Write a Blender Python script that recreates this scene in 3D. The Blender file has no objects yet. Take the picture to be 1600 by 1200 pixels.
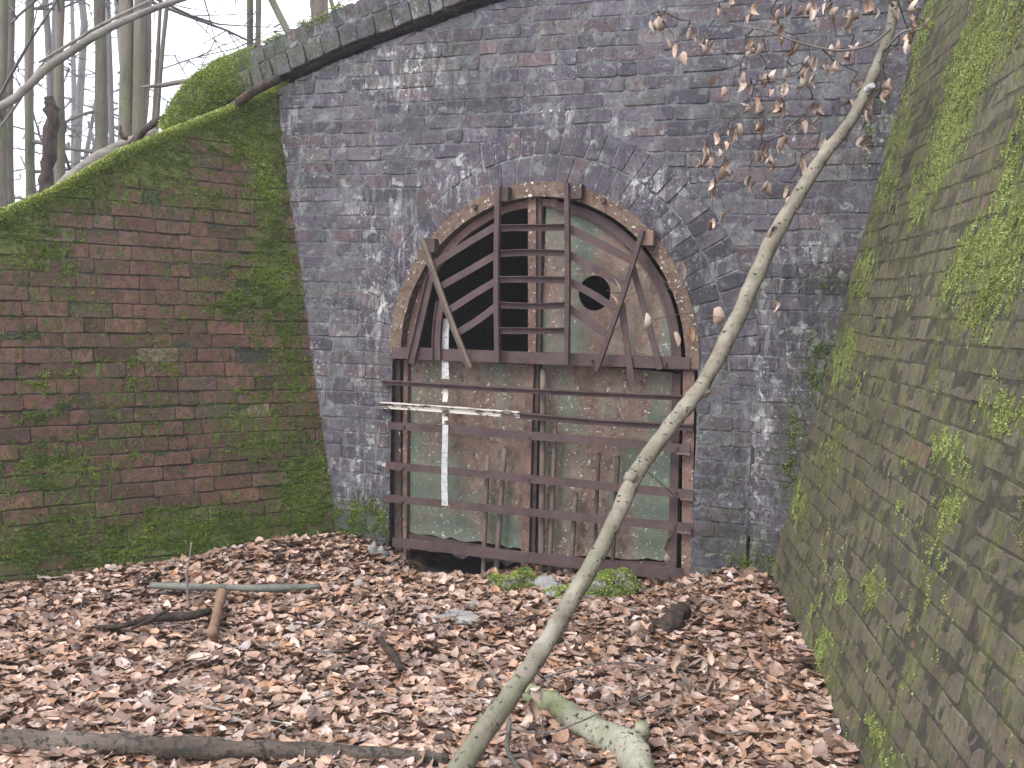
import bpy, bmesh, math, random
import numpy as np
from mathutils import Vector, Matrix, noise
R = math.radians
random.seed(7); rng = np.random.default_rng(7)
S = bpy.context.scene
C = S.collection

# ------------------------------------------------------------ camera, sky, sun, exposure
FPX, PITCH, ROLL, EYE = 1650.0, R(-4.2), R(1.7), 1.5
F_ = Vector((0, math.cos(PITCH), math.sin(PITCH)))
_r = Vector((1, 0, 0)); _u = _r.cross(F_)
R_ = _r*math.cos(ROLL) + _u*math.sin(ROLL)
U_ = _u*math.cos(ROLL) - _r*math.sin(ROLL)
CAM = Vector((0, 0, EYE))
cam = bpy.data.cameras.new('camera'); co = bpy.data.objects.new('camera', cam); C.objects.link(co)
co.matrix_world = Matrix(((R_.x, U_.x, -F_.x, 0), (R_.y, U_.y, -F_.y, 0), (R_.z, U_.z, -F_.z, EYE), (0, 0, 0, 1)))
cam.sensor_width = 36; cam.lens = 36*FPX/1600; cam.clip_start = 0.05; cam.clip_end = 500
S.camera = co
SUN_EL, SUN_AZ = 50, 222        # degrees; azimuth measured from +Y clockwise
w = bpy.data.worlds.new('World'); S.world = w; w.use_nodes = True
nt = w.node_tree; bg = nt.nodes['Background']
sky = nt.nodes.new('ShaderNodeTexSky'); sky.sky_type = 'NISHITA'; sky.sun_disc = False
sky.sun_elevation = R(SUN_EL); sky.sun_rotation = R(SUN_AZ)
sky.air_density = 1.0; sky.dust_density = 7.0; sky.ozone_density = 1.0
# a closed white overcast: cloud veils most of the clear-sky colour
bg.inputs[1].default_value = 0.15
mixw = nt.nodes.new('ShaderNodeMix'); mixw.data_type = 'RGBA'; mixw.inputs[0].default_value = .8; mixw.inputs[7].default_value = (7.6, 7.8, 8.6, 1)
nt.links.new(sky.outputs[0], mixw.inputs[6]); nt.links.new(mixw.outputs[2], bg.inputs[0])
sl = bpy.data.lights.new('sun', 'SUN'); sl.energy = 1.15; sl.angle = R(22); sl.color = (1, .97, .92)
so = bpy.data.objects.new('sun', sl); C.objects.link(so)
sd = Vector((math.sin(R(SUN_AZ))*math.cos(R(SUN_EL)), math.cos(R(SUN_AZ))*math.cos(R(SUN_EL)), math.sin(R(SUN_EL))))
so.rotation_euler = sd.to_track_quat('Z', 'Y').to_euler()
S.view_settings.view_transform = 'Standard'; S.view_settings.look = 'None'
S.view_settings.exposure = 1.2; S.view_settings.gamma = 1.0
S.render.engine = 'CYCLES'

# ------------------------------------------------------------ measuring helpers
def ray(u, v):
    return (F_*FPX + R_*(u-800) - U_*(v-600)).normalized()
def on_ground(u, v, z=.08):
    d = ray(u, v); return CAM + d*((z-EYE)/d.z)
def at(u, v, dist):
    return CAM + ray(u, v)*dist
def mm(px, dist):                  # metres that px photo pixels span at a distance
    return px*dist/FPX
class Frame:
    """a wall's own axes: x along it, y into it, z up its face"""
    def __init__(s, o, x, y, z):
        s.o, s.x, s.y, s.z = Vector(o), Vector(x), Vector(y), Vector(z)
        s.m = Matrix(((x[0], y[0], z[0], o[0]), (x[1], y[1], z[1], o[1]), (x[2], y[2], z[2], o[2]), (0, 0, 0, 1)))
    def loc(s, u, v, w=0.0):
        d = ray(u, v); q = s.o + s.y*w
        p = CAM + d*((q-CAM).dot(s.y)/d.dot(s.y)) - s.o
        return p.dot(s.x), p.dot(s.z)
    def world(s, x, y, z): return s.o + s.x*x + s.y*y + s.z*z
PX = Vector((.93202673, -.36238954, 0)); PN = Vector((.36238954, .93202673, 0))
PF = Frame(Vector((.20719609, 5.68278085, 0)), PX, PN, Vector((0, 0, 1)))
def wing(az, a, b, sgn):
    d = Vector((math.sin(R(az)), math.cos(R(az)), 0))*sgn
    pa = PF.world(*(lambda t: (t[0], 0, t[1]))(PF.loc(*a))); pb = PF.world(*(lambda t: (t[0], 0, t[1]))(PF.loc(*b)))
    n = d.cross(pb-pa).normalized(); t = d.cross(n)
    if t.z < 0: t = -t
    return Frame(pa, d, t.cross(d), t)
LF = wing(51.0587, (430, 140), (520, 790), 1)
RF = wing(6.793, (1440, 30), (1210, 880), -1)

def nz(p, s=1.0, o=0.0): return noise.noise(Vector((p[0]*s+o, p[1]*s+o*1.7, (p[2] if len(p) > 2 else 0)*s-o)))

# ------------------------------------------------------------ object helpers
def tag(o, label=None, cat=None, group=None, kind=None):
    if label: o['label'] = label
    if cat: o['category'] = cat
    if group: o['group'] = group
    if kind: o['kind'] = kind
    return o
def empty(name, label, cat, m=None, group=None):
    o = bpy.data.objects.new(name, None); C.objects.link(o); o.empty_display_size = .1
    if m is not None: o.matrix_world = m
    return tag(o, label, cat, group)
class MB:
    def __init__(s): s.v = []; s.f = []; s.c = []; s.mi = []
    def add(s, vs, fs, col=None, mi=0):
        b = len(s.v); s.v.extend([tuple(p) for p in vs]); s.f.extend([tuple(i+b for i in f) for f in fs])
        if col is None: col = (.5, .5, 0, 0)
        if callable(col): s.c.extend([col(p) for p in vs])
        else: s.c.extend([col]*len(vs))
        s.mi.extend([mi]*len(fs))
    def quadbox(s, a, b, wa, wb, y0, y1, col=None):
        """bar in wall axes from a=(x,z) to b, half width wa/wb across, depth y0..y1"""
        ax, az = a; bx, bz = b; L = math.hypot(bx-ax, bz-az) or 1; nx, nzz = -(bz-az)/L, (bx-ax)/L
        P = [(ax+nx*wa, az+nzz*wa), (bx+nx*wb, bz+nzz*wb), (bx-nx*wb, bz-nzz*wb), (ax-nx*wa, az-nzz*wa)]
        s.add([(x, y0, z) for x, z in P]+[(x, y1, z) for x, z in P],
              [(0, 1, 2, 3), (7, 6, 5, 4), (0, 4, 5, 1), (1, 5, 6, 2), (2, 6, 7, 3), (3, 7, 4, 0)], col)
    def box(s, x0, x1, y0, y1, z0, z1, col=None):
        s.quadbox((x0, (z0+z1)/2), (x1, (z0+z1)/2), (z1-z0)/2, (z1-z0)/2, y0, y1, col)
    def tube(s, pts, rad, n=8, jit=0.0, col=None, cap=True, seed=0.0):
        pts = [Vector(p) for p in pts]; k = len(pts)
        if not hasattr(rad, '__len__'): rad = [rad]*k
        vs = []; up = None
        for i, p in enumerate(pts):
            t = (pts[min(i+1, k-1)]-pts[max(i-1, 0)]).normalized()
            if up is None:
                up = t.orthogonal().normalized()
            up = (up - t*up.dot(t)).normalized(); sd_ = t.cross(up)
            for j in range(n):
                a = 2*math.pi*j/n
                d = up*math.cos(a)+sd_*math.sin(a)
                r = rad[i]
                if jit: r *= 1+jit*noise.noise((p+d*r*1.5)*(0.6/max(rad[i], .004))+Vector((seed, 0, 0)))
                vs.append(p+d*r)
        fs = [(i*n+j, i*n+(j+1) % n, (i+1)*n+(j+1) % n, (i+1)*n+j) for i in range(k-1) for j in range(n)]
        if cap: fs += [tuple(range(n-1, -1, -1)), tuple((k-1)*n+j for j in range(n))]
        s.add(vs, fs, col)
    def build(s, name, mat, parent=None, smooth=False, attr=False, m=None):
        me = bpy.data.meshes.new(name); me.from_pydata(s.v, [], s.f)
        mats = mat if isinstance(mat, (list, tuple)) else [mat]
        for q in mats: me.materials.append(q)
        if len(mats) > 1: me.polygons.foreach_set('material_index', s.mi)
        if attr:
            a = me.color_attributes.new('bk', 'FLOAT_COLOR', 'POINT')
            a.data.foreach_set('color', np.array(s.c, dtype=np.float32).ravel())
        if smooth: me.polygons.foreach_set('use_smooth', [True]*len(s.f))
        me.update()
        o = bpy.data.objects.new(name, me); C.objects.link(o)
        if m is not None: o.matrix_world = m
        if parent is not None: o.parent = parent
        return o
def npmesh(name, verts, faces, mat, attr=None, smooth=False, parent=None, uv=None):
    """verts (n,3), faces (m,k) arrays of one face size"""
    me = bpy.data.meshes.new(name); n, k = faces.shape
    me.vertices.add(len(verts)); me.vertices.foreach_set('co', verts.astype(np.float32).ravel())
    me.loops.add(n*k); me.loops.foreach_set('vertex_index', faces.astype(np.int32).ravel())
    me.polygons.add(n); me.polygons.foreach_set('loop_start', np.arange(n, dtype=np.int32)*k)
    me.polygons.foreach_set('loop_total', np.full(n, k, dtype=np.int32))
    if smooth: me.polygons.foreach_set('use_smooth', np.ones(n, dtype=bool))
    me.materials.append(mat)
    if attr is not None:
        a = me.color_attributes.new('bk', 'FLOAT_COLOR', 'POINT'); a.data.foreach_set('color', attr.astype(np.float32).ravel())
    me.update(calc_edges=True); me.validate()
    o = bpy.data.objects.new(name, me); C.objects.link(o)
    if parent is not None: o.parent = parent
    return o
W_SAP = .82
def crv(pts, n=6):
    """Catmull-Rom through pts"""
    P = [Vector(p) for p in pts]; P = [2*P[0]-P[1]]+P+[2*P[-1]-P[-2]]; out = []
    for i in range(1, len(P)-2):
        for k in range(n):
            t = k/n; a, b, c, d = P[i-1:i+3]
            out.append(.5*((2*b)+(c-a)*t+(2*a-5*b+4*c-d)*t*t+(3*b-a-3*c+d)*t**3))
    out.append(P[-2]); return out
def lerp_list(vals, n): 
    k = len(vals)-1; out = []
    for i in range(k*n+1):
        t = i/n; a = min(int(t), k-1); out.append(vals[a]+(vals[a+1]-vals[a])*(t-a))
    return out

# ------------------------------------------------------------ materials
class NT:
    def __init__(s, name):
        s.m = bpy.data.materials.new(name); s.m.use_nodes = True; s.t = s.m.node_tree; s.b = s.t.nodes['Principled BSDF']
        s.b.inputs['Specular IOR Level'].default_value = .3
        s.tc = s.n('ShaderNodeTexCoord')
    def n(s, k, **kw):
        x = s.t.nodes.new(k)
        for a, b in kw.items(): setattr(x, a, b)
        return x
    def L(s, a, b): s.t.links.new(a, b)
    def noise(s, scale, detail=6, rough=.6, vec=None, stretch=None, dist=0):
        x = s.n('ShaderNodeTexNoise'); x.inputs['Scale'].default_value = scale; x.inputs['Detail'].default_value = detail
        x.inputs['Roughness'].default_value = rough; x.inputs['Distortion'].default_value = dist
        v = vec or s.tc.outputs['Object']
        if stretch:
            mp = s.n('ShaderNodeMapping'); mp.inputs['Scale'].default_value = stretch; s.L(v, mp.inputs[0]); v = mp.outputs[0]
        s.L(v, x.inputs['Vector']); return x.outputs[0]
    def ramp(s, fac, stops, interp='LINEAR'):
        x = s.n('ShaderNodeValToRGB'); r = x.color_ramp; r.interpolation = interp
        while len(r.elements) < len(stops): r.elements.new(.5)
        for e, (p, c) in zip(r.elements, stops):
            e.position = p; e.color = (c, c, c, 1) if not hasattr(c, '__len__') else (*c, 1)
        s.L(fac, x.inputs[0]); return x.outputs[0]
    def math(s, op, a, b=None, clamp=False):
        x = s.n('ShaderNodeMath', operation=op); x.use_clamp = clamp
        for i, q in enumerate((a, b)):
            if q is None: continue
            if isinstance(q, (int, float)): x.inputs[i].default_value = q
            else: s.L(q, x.inputs[i])
        return x.outputs[0]
    def mix(s, fac, a, b, mode='MIX'):
        x = s.n('ShaderNodeMix', data_type='RGBA', blend_type=mode)
        for i, q in ((0, fac), (6, a), (7, b)):
            if isinstance(q, (int, float)): x.inputs[i].default_value = q
            elif isinstance(q, tuple): x.inputs[i].default_value = (*q, 1)
            else: s.L(q, x.inputs[i])
        return x.outputs[2]
    def attr(s, name='bk'):
        x = s.n('ShaderNodeAttribute', attribute_name=name); sp = s.n('ShaderNodeSeparateColor'); s.L(x.outputs[0], sp.inputs[0])
        return sp.outputs[0], sp.outputs[1], sp.outputs[2], x.outputs['Alpha']
    def bump(s, h, dist=.01, strength=1.0):
        x = s.n('ShaderNodeBump'); x.inputs['Distance'].default_value = dist; x.inputs['Strength'].default_value = strength
        s.L(h, x.inputs['Height']); s.L(x.outputs[0], s.b.inputs['Normal'])
    def out(s, col, rough=.85):
        s.L(col, s.b.inputs['Base Color'])
        if isinstance(rough, (int, float)): s.b.inputs['Roughness'].default_value = rough
        else: s.L(rough, s.b.inputs['Roughness'])
        return s.m

def masonry(name, pal, mortar=None, algae=(.09, .12, .05), dark=(.03, .03, .035), white=(.55, .55, .55), soot=.5, wamt=.5,
            streak=None, alg_lo=.0, light=(.25, .245, .25), lamt=.5, acov=.9, dk=.6):
    """weathered brick (pal = ramp over each brick's own hue) or mortar; algae and lime bloom where the wall carries them"""
    t = NT(name); tone, hue, moss, wh = t.attr()
    if mortar: base = t.mix(t.ramp(t.noise(30), [(.3, 0), (.7, 1)]), mortar, tuple(c*.55 for c in mortar))
    else:
        base = t.ramp(hue, pal)
        blot = t.noise(14, 8, .65)
        base = t.mix(t.ramp(blot, [(.35, 0), (.72, .75)]), base, tuple(c*1.0 for c in pal[1][1]))
        k = t.math('ADD', t.math('MULTIPLY', tone, .55), .72); 
        kk = t.n('ShaderNodeCombineColor'); [t.L(k, kk.inputs[i]) for i in range(3)]
        base = t.mix(1.0, base, kk.outputs[0], 'MULTIPLY')
    # fine mottling
    fine = t.noise(90, 10, .7)
    base = t.mix(t.ramp(fine, [(.35, .55), (.6, 0)]), base, dark)
    base = t.mix(t.math('MULTIPLY', t.ramp(t.noise(7, 9, .72, dist=.5), [(.5, 0), (.66, 1)]), lamt), base, light)
    base = t.mix(t.ramp(t.noise(19, 9, .72), [(.5, 0), (.68, dk)]), base, dark)
    # soot in large clouds
    base = t.mix(t.math('MULTIPLY', t.ramp(t.noise(1.7, 8, .65, dist=.4), [(.42, 0), (.68, 1)]), soot), base, dark)
    if streak:
        st = t.ramp(t.noise(9, 8, .75, stretch=(1, 1, .4)), [(.46, 0), (.64, 1)])
        base = t.mix(t.math('MULTIPLY', st, .75), base, streak)
        st2 = t.ramp(t.noise(34, 8, .78, stretch=(1, 1, .3)), [(.5, 0), (.66, 1)])
        base = t.mix(t.math('MULTIPLY', st2, .5), base, tuple(c*.4 for c in streak))
    # algae film
    al = t.math('ADD', moss, alg_lo)
    an = t.math('MULTIPLY', t.math('SUBTRACT', t.noise(26, 9, .78, stretch=(1, 1, .6) if not streak else (1, 1, .5)), .5), 10.0)
    a = t.math('MULTIPLY', t.math('ADD', an, t.math('MULTIPLY', t.math('SUBTRACT', al, .45), 1.9), True), acov)
    grn = t.mix(t.ramp(t.noise(75, 8, .8), [(.36, 0), (.64, 1)]), tuple(c*.22 for c in algae), tuple(c*1.5 for c in algae))
    base = t.mix(a, base, grn)
    # lime bloom: speckled, clustered
    sp = t.ramp(t.noise(38, 10, .75, dist=.6), [(.56, 0), (.66, 1)])
    cl = t.ramp(t.noise(3.1, 5, .6), [(.45, 0), (.62, 1)])
    wf = t.math('MULTIPLY', t.math('MULTIPLY', sp, t.math('ADD', t.math('MULTIPLY', cl, wamt), wh)), .85, True)
    drip = t.math('MULTIPLY', t.ramp(t.noise(26, 9, .7, stretch=(1, 1, .22), dist=.4), [(.50, 0), (.60, 1)]), wh, True)
    wf = t.math('MAXIMUM', wf, t.math('MULTIPLY', drip, .5 if wamt > .1 else 0))
    if wamt > .1:
        lich = t.math('MULTIPLY', t.ramp(t.noise(15, 4, .5, dist=.3), [(.60, 0), (.625, 1)]), t.math('ADD', wh, .18), True)
        base = t.mix(t.math('MULTIPLY', lich, .8), base, (.38, .41, .38))
    base = t.mix(wf, base, white)
    h = t.math('ADD', t.math('MULTIPLY', fine, .5), t.math('MULTIPLY', t.noise(28, 8, .6), .8))
    h = t.math('ADD', h, t.math('MULTIPLY', t.math('MULTIPLY', t.noise(130, 6, .8), a), 1.2))
    t.bump(h, .008, .9)
    return t.out(base, .88)
pal_portal = [(0, (.055, .050, .072)), (.3, (.094, .080, .102)), (.5, (.115, .106, .13)), (.7, (.14, .092, .092)), (.85, (.10, .11, .11)), (1, (.17, .148, .14))]
pal_left = [(0, (.085, .049, .036)), (.3, (.13, .066, .046)), (.6, (.162, .08, .056)), (.85, (.13, .078, .05)), (.965, (.12, .082, .06)), (1, (.26, .20, .15))]
pal_right = [(0, (.10, .088, .064)), (.4, (.118, .10, .073)), (.75, (.125, .10, .075)), (.96, (.115, .08, .06)), (1, (.16, .078, .06))]
M = {}
M['brick_p'] = masonry('weathered_purple_brick', pal_portal, soot=.5, wamt=.65, algae=(.085, .105, .06), lamt=.5, light=(.205, .20, .21), acov=.75)
M['mort_p'] = masonry('grey_mortar', pal_portal, mortar=(.165, .175, .185), soot=.6, wamt=1.0, algae=(.085, .12, .05), acov=.75)
M['brick_l'] = masonry('mossy_red_brick', pal_left, algae=(.10, .135, .032), soot=.25, wamt=.03, alg_lo=.22, light=(.21, .115, .075), lamt=.5)
M['mort_l'] = masonry('dark_mortar', pal_left, mortar=(.06, .055, .042), algae=(.09, .125, .03), soot=.4, wamt=0, alg_lo=.28, lamt=.1)
M['brick_r'] = masonry('slimy_brown_brick', pal_right, algae=(.19, .235, .055), soot=.15, wamt=.03, streak=(.14, .14, .055), alg_lo=.12, light=(.17, .15, .11), lamt=.6, dk=.25)
M['mort_r'] = masonry('brown_mortar', pal_right, mortar=(.055, .05, .037), algae=(.18, .22, .055), soot=.2, wamt=0, streak=(.10, .10, .04), alg_lo=.02, light=(.13, .115, .085), lamt=.3)
def lining_mat():  # near-black brick: the darkness inside the tunnel is put into the colour
    t = NT('shade_black_brick'); br = t.n('ShaderNodeTexBrick'); br.inputs['Scale'].default_value = 4
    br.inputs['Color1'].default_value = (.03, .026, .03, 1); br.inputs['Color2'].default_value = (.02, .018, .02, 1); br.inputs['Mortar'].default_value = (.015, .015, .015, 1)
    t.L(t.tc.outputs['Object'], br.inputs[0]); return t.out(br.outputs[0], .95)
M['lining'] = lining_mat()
def metal(name, a, b, c=None, flake=0.0, scale=8, green=None, rough=.75, streaky=False, gthr=.5):
    t = NT(name); st = (1, 1, .35) if streaky else None
    base = t.mix(t.ramp(t.noise(scale, 9, .7, stretch=st, dist=.3), [(.36, 0), (.62, 1)]), a, b)
    if c: base = t.mix(t.ramp(t.noise(scale*4, 8, .7), [(.5, 0), (.66, 1)]), base, c)
    if green:
        g = t.ramp(t.noise(scale*.45, 9, .68, stretch=st, dist=.5), [(gthr-.05, 0), (gthr+.07, 1)])
        gc = t.mix(t.noise(25, 6), green, tuple(x*.62 for x in green))
        base = t.mix(t.math('MULTIPLY', g, .9), base, gc)
        base = t.mix(t.ramp(t.noise(55, 8, .75, stretch=(1, 1, .5)), [(.5, 0), (.63, .8)]), base, a)
    if flake:
        f = t.math('MULTIPLY', t.ramp(t.noise(46, 8, .7, dist=.8), [(.60, 0), (.63, 1)]), t.ramp(t.noise(4, 5, .6), [(.6-flake*.25, 0), (.7-flake*.25, 1)]))
        base = t.mix(f, base, (.62, .62, .58))
    t.bump(t.noise(70, 9, .7), .004, .8)
    t.b.inputs['Metallic'].default_value = .0
    return t.out(base, rough)
M['bar'] = metal('brown_oxide_steel', (.052, .035, .037), (.092, .066, .069), (.095, .050, .038), scale=7)
M['ring'] = metal('flaking_rusty_frame', (.085, .052, .040), (.155, .112, .082), (.055, .034, .028), flake=1.9, scale=7)
M['rust'] = metal('rusty_stile', (.14, .085, .068), (.21, .135, .11), (.08, .05, .045), flake=.7, scale=9)
M['rustdark'] = metal('dark_rotten_steel', (.05, .036, .034), (.085, .055, .048), (.03, .022, .02), flake=.2, scale=12)
M['panel'] = metal('rusted_green_panel', (.15, .095, .075), (.25, .195, .16), (.085, .05, .038), flake=.9, scale=6.5, green=(.14, .20, .155), streaky=True, gthr=.495)
M['panelrust'] = metal('rusted_upper_panel', (.17, .105, .082), (.26, .195, .165), (.10, .058, .045), flake=.7, scale=6.5, green=(.15, .215, .17), streaky=True, gthr=.455)
M['pipe'] = metal('brown_pipe', (.12, .092, .08), (.165, .13, .11), (.10, .07, .055), scale=10)
M['white'] = metal('peeling_white_paint', (.36, .38, .38), (.56, .58, .59), (.22, .19, .16), scale=14)
def wpaint():
    t = NT('peeled_white_on_rust'); base = t.mix(t.ramp(t.noise(26, 9, .7, stretch=(.4, 1, 1)), [(.5, 0), (.56, 1)]), (.6, .57, .52), (.09, .06, .052)); return t.out(base, .7)
M['white_peel'] = wpaint()
def bark(name, a, b, spots=(.03, .03, .025), spotlim=.68, alg=None, scale=6, stretch=(1, 1, .25), bump=.006):
    t = NT(name); base = t.mix(t.ramp(t.noise(scale, 8, .65, stretch=stretch), [(.35, 0), (.65, 1)]), a, b)
    if alg: base = t.mix(t.ramp(t.noise(3.0, 6, .6), [(.46, 0), (.62, .8)]), base, alg)
    base = t.mix(t.ramp(t.noise(45, 7, .7), [(spotlim-.04, 0), (spotlim+.02, 1)]), base, spots)
    t.bump(t.noise(scale*7, 9, .7, stretch=stretch), bump, .9)
    return t.out(base, .8)
M['sap'] = bark('smooth_grey_green_bark', (.15, .128, .10), (.28, .26, .21), alg=(.165, .162, .11), spotlim=.62, scale=13, stretch=(1, 1, 1), bump=.007)
M['log'] = bark('damp_dark_bark', (.04, .028, .022), (.14, .11, .09), scale=9, stretch=(.25, 1, 1), spotlim=.55, bump=.015)
M['forked'] = bark('mossy_pale_bark', (.24, .23, .18), (.38, .37, .30), alg=(.13, .16, .06), scale=7, stretch=(1, 1, 1), spotlim=.6, bump=.01)
M['stick'] = bark('grey_stick_bark', (.10, .09, .078), (.22, .205, .18), scale=14, stretch=(.3, 1, 1))
M['stickgreen'] = bark('algae_stick_bark', (.075, .078, .068), (.20, .21, .185), scale=18, stretch=(.4, 1, 1), bump=.01)
M['brownstick'] = bark('brown_stick_bark', (.14, .09, .06), (.26, .17, .11), scale=14, stretch=(1, 1, 1))
M['tree'] = bark('wood_tree_bark', (.07, .062, .05), (.19, .165, .14), alg=(.12, .135, .07), scale=4, spotlim=.64, bump=.02)
M['treedark'] = bark('far_tree_bark', (.075, .075, .07), (.13, .13, .125), scale=3)
M['deadwood'] = bark('dead_dark_wood', (.028, .021, .018), (.10, .066, .05), scale=16, bump=.02, spotlim=.56)
M['darktwig'] = bark('dark_twig_bark', (.03, .025, .022), (.08, .065, .055), scale=20)
M['twig'] = bark('twig_bark', (.12, .105, .095), (.19, .17, .155), scale=20)
def leafmat(name, pal, rough=.5, trans=0.0):
    t = NT(name); tone, hue, _, _ = t.attr(); base = t.ramp(hue, pal)
    k = t.math('ADD', t.math('MULTIPLY', tone, .75), .56); kk = t.n('ShaderNodeCombineColor'); [t.L(k, kk.inputs[i]) for i in range(3)]
    base = t.mix(1.0, base, kk.outputs[0], 'MULTIPLY')
    base = t.mix(t.ramp(t.noise(60, 6, .7), [(.45, 0), (.7, .45)]), base, tuple(c*.35 for c in pal[1][1]))
    t.b.inputs['Specular IOR Level'].default_value = .45
    if trans: t.b.inputs['Transmission Weight'].default_value = 0; t.b.inputs['Subsurface Weight'].default_value = 0
    return t.out(base, rough)
M['litter'] = leafmat('fallen_beech_leaves', [(0, (.07, .042, .032)), (.14, (.15, .09, .068)), (.3, (.28, .18, .135)), (.46, (.41, .275, .20)), (.56, (.33, .175, .10)), (.74, (.51, .38, .305)), (.88, (.37, .25, .195)), (1, (.42, .36, .345))], .38)
M['dryleaf'] = leafmat('dry_hanging_leaves', [(0, (.21, .145, .11)), (.3, (.34, .245, .19)), (.6, (.42, .32, .26)), (.85, (.50, .42, .35)), (1, (.40, .22, .12))], .6)
M['moss'] = leafmat('moss_green', [(0, (.05, .085, .014)), (.3, (.105, .17, .022)), (.6, (.19, .25, .035)), (.85, (.32, .38, .07)), (1, (.45, .52, .16))], .9)
M['lime'] = leafmat('lime_moss', [(0, (.16, .17, .05)), (.3, (.22, .26, .075)), (.6, (.30, .37, .12)), (1, (.40, .47, .19))], .9)
def ground_mat():
    t = NT('leafy_soil'); v = t.n('ShaderNodeTexVoronoi'); v.inputs['Scale'].default_value = 24; t.L(t.tc.outputs['Object'], v.inputs[0])
    sp = t.n('ShaderNodeSeparateColor'); t.L(v.outputs['Color'], sp.inputs[0])
    base = t.ramp(sp.outputs[0], [(0, (.04, .025, .02)), (.5, (.13, .075, .05)), (1, (.24, .15, .11))])
    base = t.mix(t.ramp(t.noise(1.2, 6), [(.5, 0), (.7, .5)]), base, (.06, .075, .03))
    t.bump(t.noise(30, 8), .02, 1); return t.out(base, .9)
M['soil'] = ground_mat()
def stone_mat(g):
    t = NT('mossy_rock' if g else 'grey_stone'); base = t.mix(t.ramp(t.noise(12, 8, .65), [(.35, 0), (.65, 1)]), (.17, .165, .16), (.30, .29, .285))
    base = t.mix(t.ramp(t.noise(5, 6), [(.45, 0), (.6, .9*g+.02)]), base, (.09, .13, .035))
    t.bump(t.noise(40, 9), .01, 1); return t.out(base, .85)
M['stone'] = stone_mat(.0)
M['mossrock'] = stone_mat(1.0)

# ------------------------------------------------------------ masks on the walls (where the moss, algae and bloom really sit)
def blobs_from(frame, lst):
    out = []
    for u, v, ru, rv, a in lst:
        x, z = frame.loc(u, v); x1, _ = frame.loc(u+ru, v); _, z1 = frame.loc(u, v+rv)
        out.append((x, z, max(abs(x1-x), .01), max(abs(z1-z), .01), a))
    return out
def mask(x, z, bl):
    s = 0
    for bx, bz, rx, rz, a in bl:
        d = ((x-bx)/rx)**2+((z-bz)/rz)**2
        if d < 6: s = max(s, a*math.exp(-d*.8))
    return s
BL_P = blobs_from(PF, [(1290, 600, 45, 90, 1), (1240, 700, 25, 110, .9), (1180, 870, 70, 45, 1), (1290, 440, 60, 30, .7), (1120, 850, 30, 60, .6), (560, 830, 60, 45, 1),
    (730, 140, 60, 50, .35), (700, 90, 60, 40, .4), (370, 120, 75, 70, 1.4), (480, 90, 80, 40, .7), (620, 20, 100, 15, .5), (1380, 150, 25, 90, .5), (950, 60, 80, 60, .15), (1130, 760, 40, 200, .25), (470, 300, 30, 90, .2), (440, 200, 20, 120, .3)])
BW_P = blobs_from(PF, [(590, 450, 25, 130, .5), (640, 390, 20, 60, .6), (720, 290, 40, 30, .5), (1020, 310, 40, 40, .8), (1040, 330, 20, 40, .7), (880, 180, 30, 12, .9), (575, 740, 35, 60, .6), (500, 560, 20, 40, .5), (450, 260, 20, 120, .5),
    (1190, 640, 12, 180, .8), (1370, 215, 18, 30, 1), (640, 120, 60, 40, .4), (600, 320, 60, 30, .4), (1260, 560, 60, 80, .5), (930, 205, 60, 12, .5), (1260, 400, 70, 60, .35)])
BL_L = blobs_from(LF, [(380, 200, 70, 50, 1), (420, 300, 25, 120, 1), (430, 430, 40, 70, 1), (370, 470, 60, 30, .7), (330, 310, 60, 30, .45), (450, 560, 30, 100, .7), (480, 760, 50, 70, 1.1), (300, 840, 170, 40, 1.2),
    (80, 740, 90, 40, .7), (60, 850, 140, 50, .7), (40, 380, 70, 40, .9), (130, 300, 80, 30, .8), (250, 260, 70, 30, .7), (120, 470, 80, 30, .3), (420, 700, 60, 40, .5), (210, 560, 90, 40, .2), (400, 640, 60, 30, .4)])
BL_R = blobs_from(RF, [(1510, 120, 35, 110, 1.1), (1490, 200, 25, 90, .9), (1560, 400, 50, 110, 1.2), (1500, 420, 22, 60, .9), (1440, 300, 22, 70, .5), (1400, 230, 18, 150, .55), (1350, 430, 18, 60, .6), (1320, 560, 18, 60, .8), (1570, 640, 40, 40, .7), (1480, 700, 30, 22, .8),
    (1490, 790, 22, 50, .8), (1362, 920, 14, 32, 1.2), (1318, 920, 10, 30, .7), (1285, 1020, 12, 50, 1.1), (1290, 1080, 10, 40, .8), (1250, 785, 12, 40, .9), (1380, 1170, 50, 30, .8), (1570, 60, 40, 70, .6), (1445, 40, 20, 60, .6), (1300, 700, 14, 60, .5), (1590, 240, 30, 100, .7), (1360, 640, 30, 60, .2), (1450, 880, 30, 60, .3)])
CL = (0.0, 0.0)
def col_p(p):
    return mask(p[0], p[2], BL_P)+max(0, .35*nz((p[0], 0, p[2]), 1.9, 2)), mask(p[0], p[2], BW_P)
def col_l(p): return min(1.1, mask(p[0], p[2], BL_L)*.95+max(0, .12+.5*nz((p[0], 0, p[2]*2), 2.2, 5))+.8*math.exp(-max(0, ltop(p[0])-p[2])/.07)), 0
def col_r(p): return min(1, mask(p[0], p[2], BL_R)*.75+max(0, .1+.4*nz((p[0], 0, p[2]*.6), 3, 5))), 0

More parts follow.
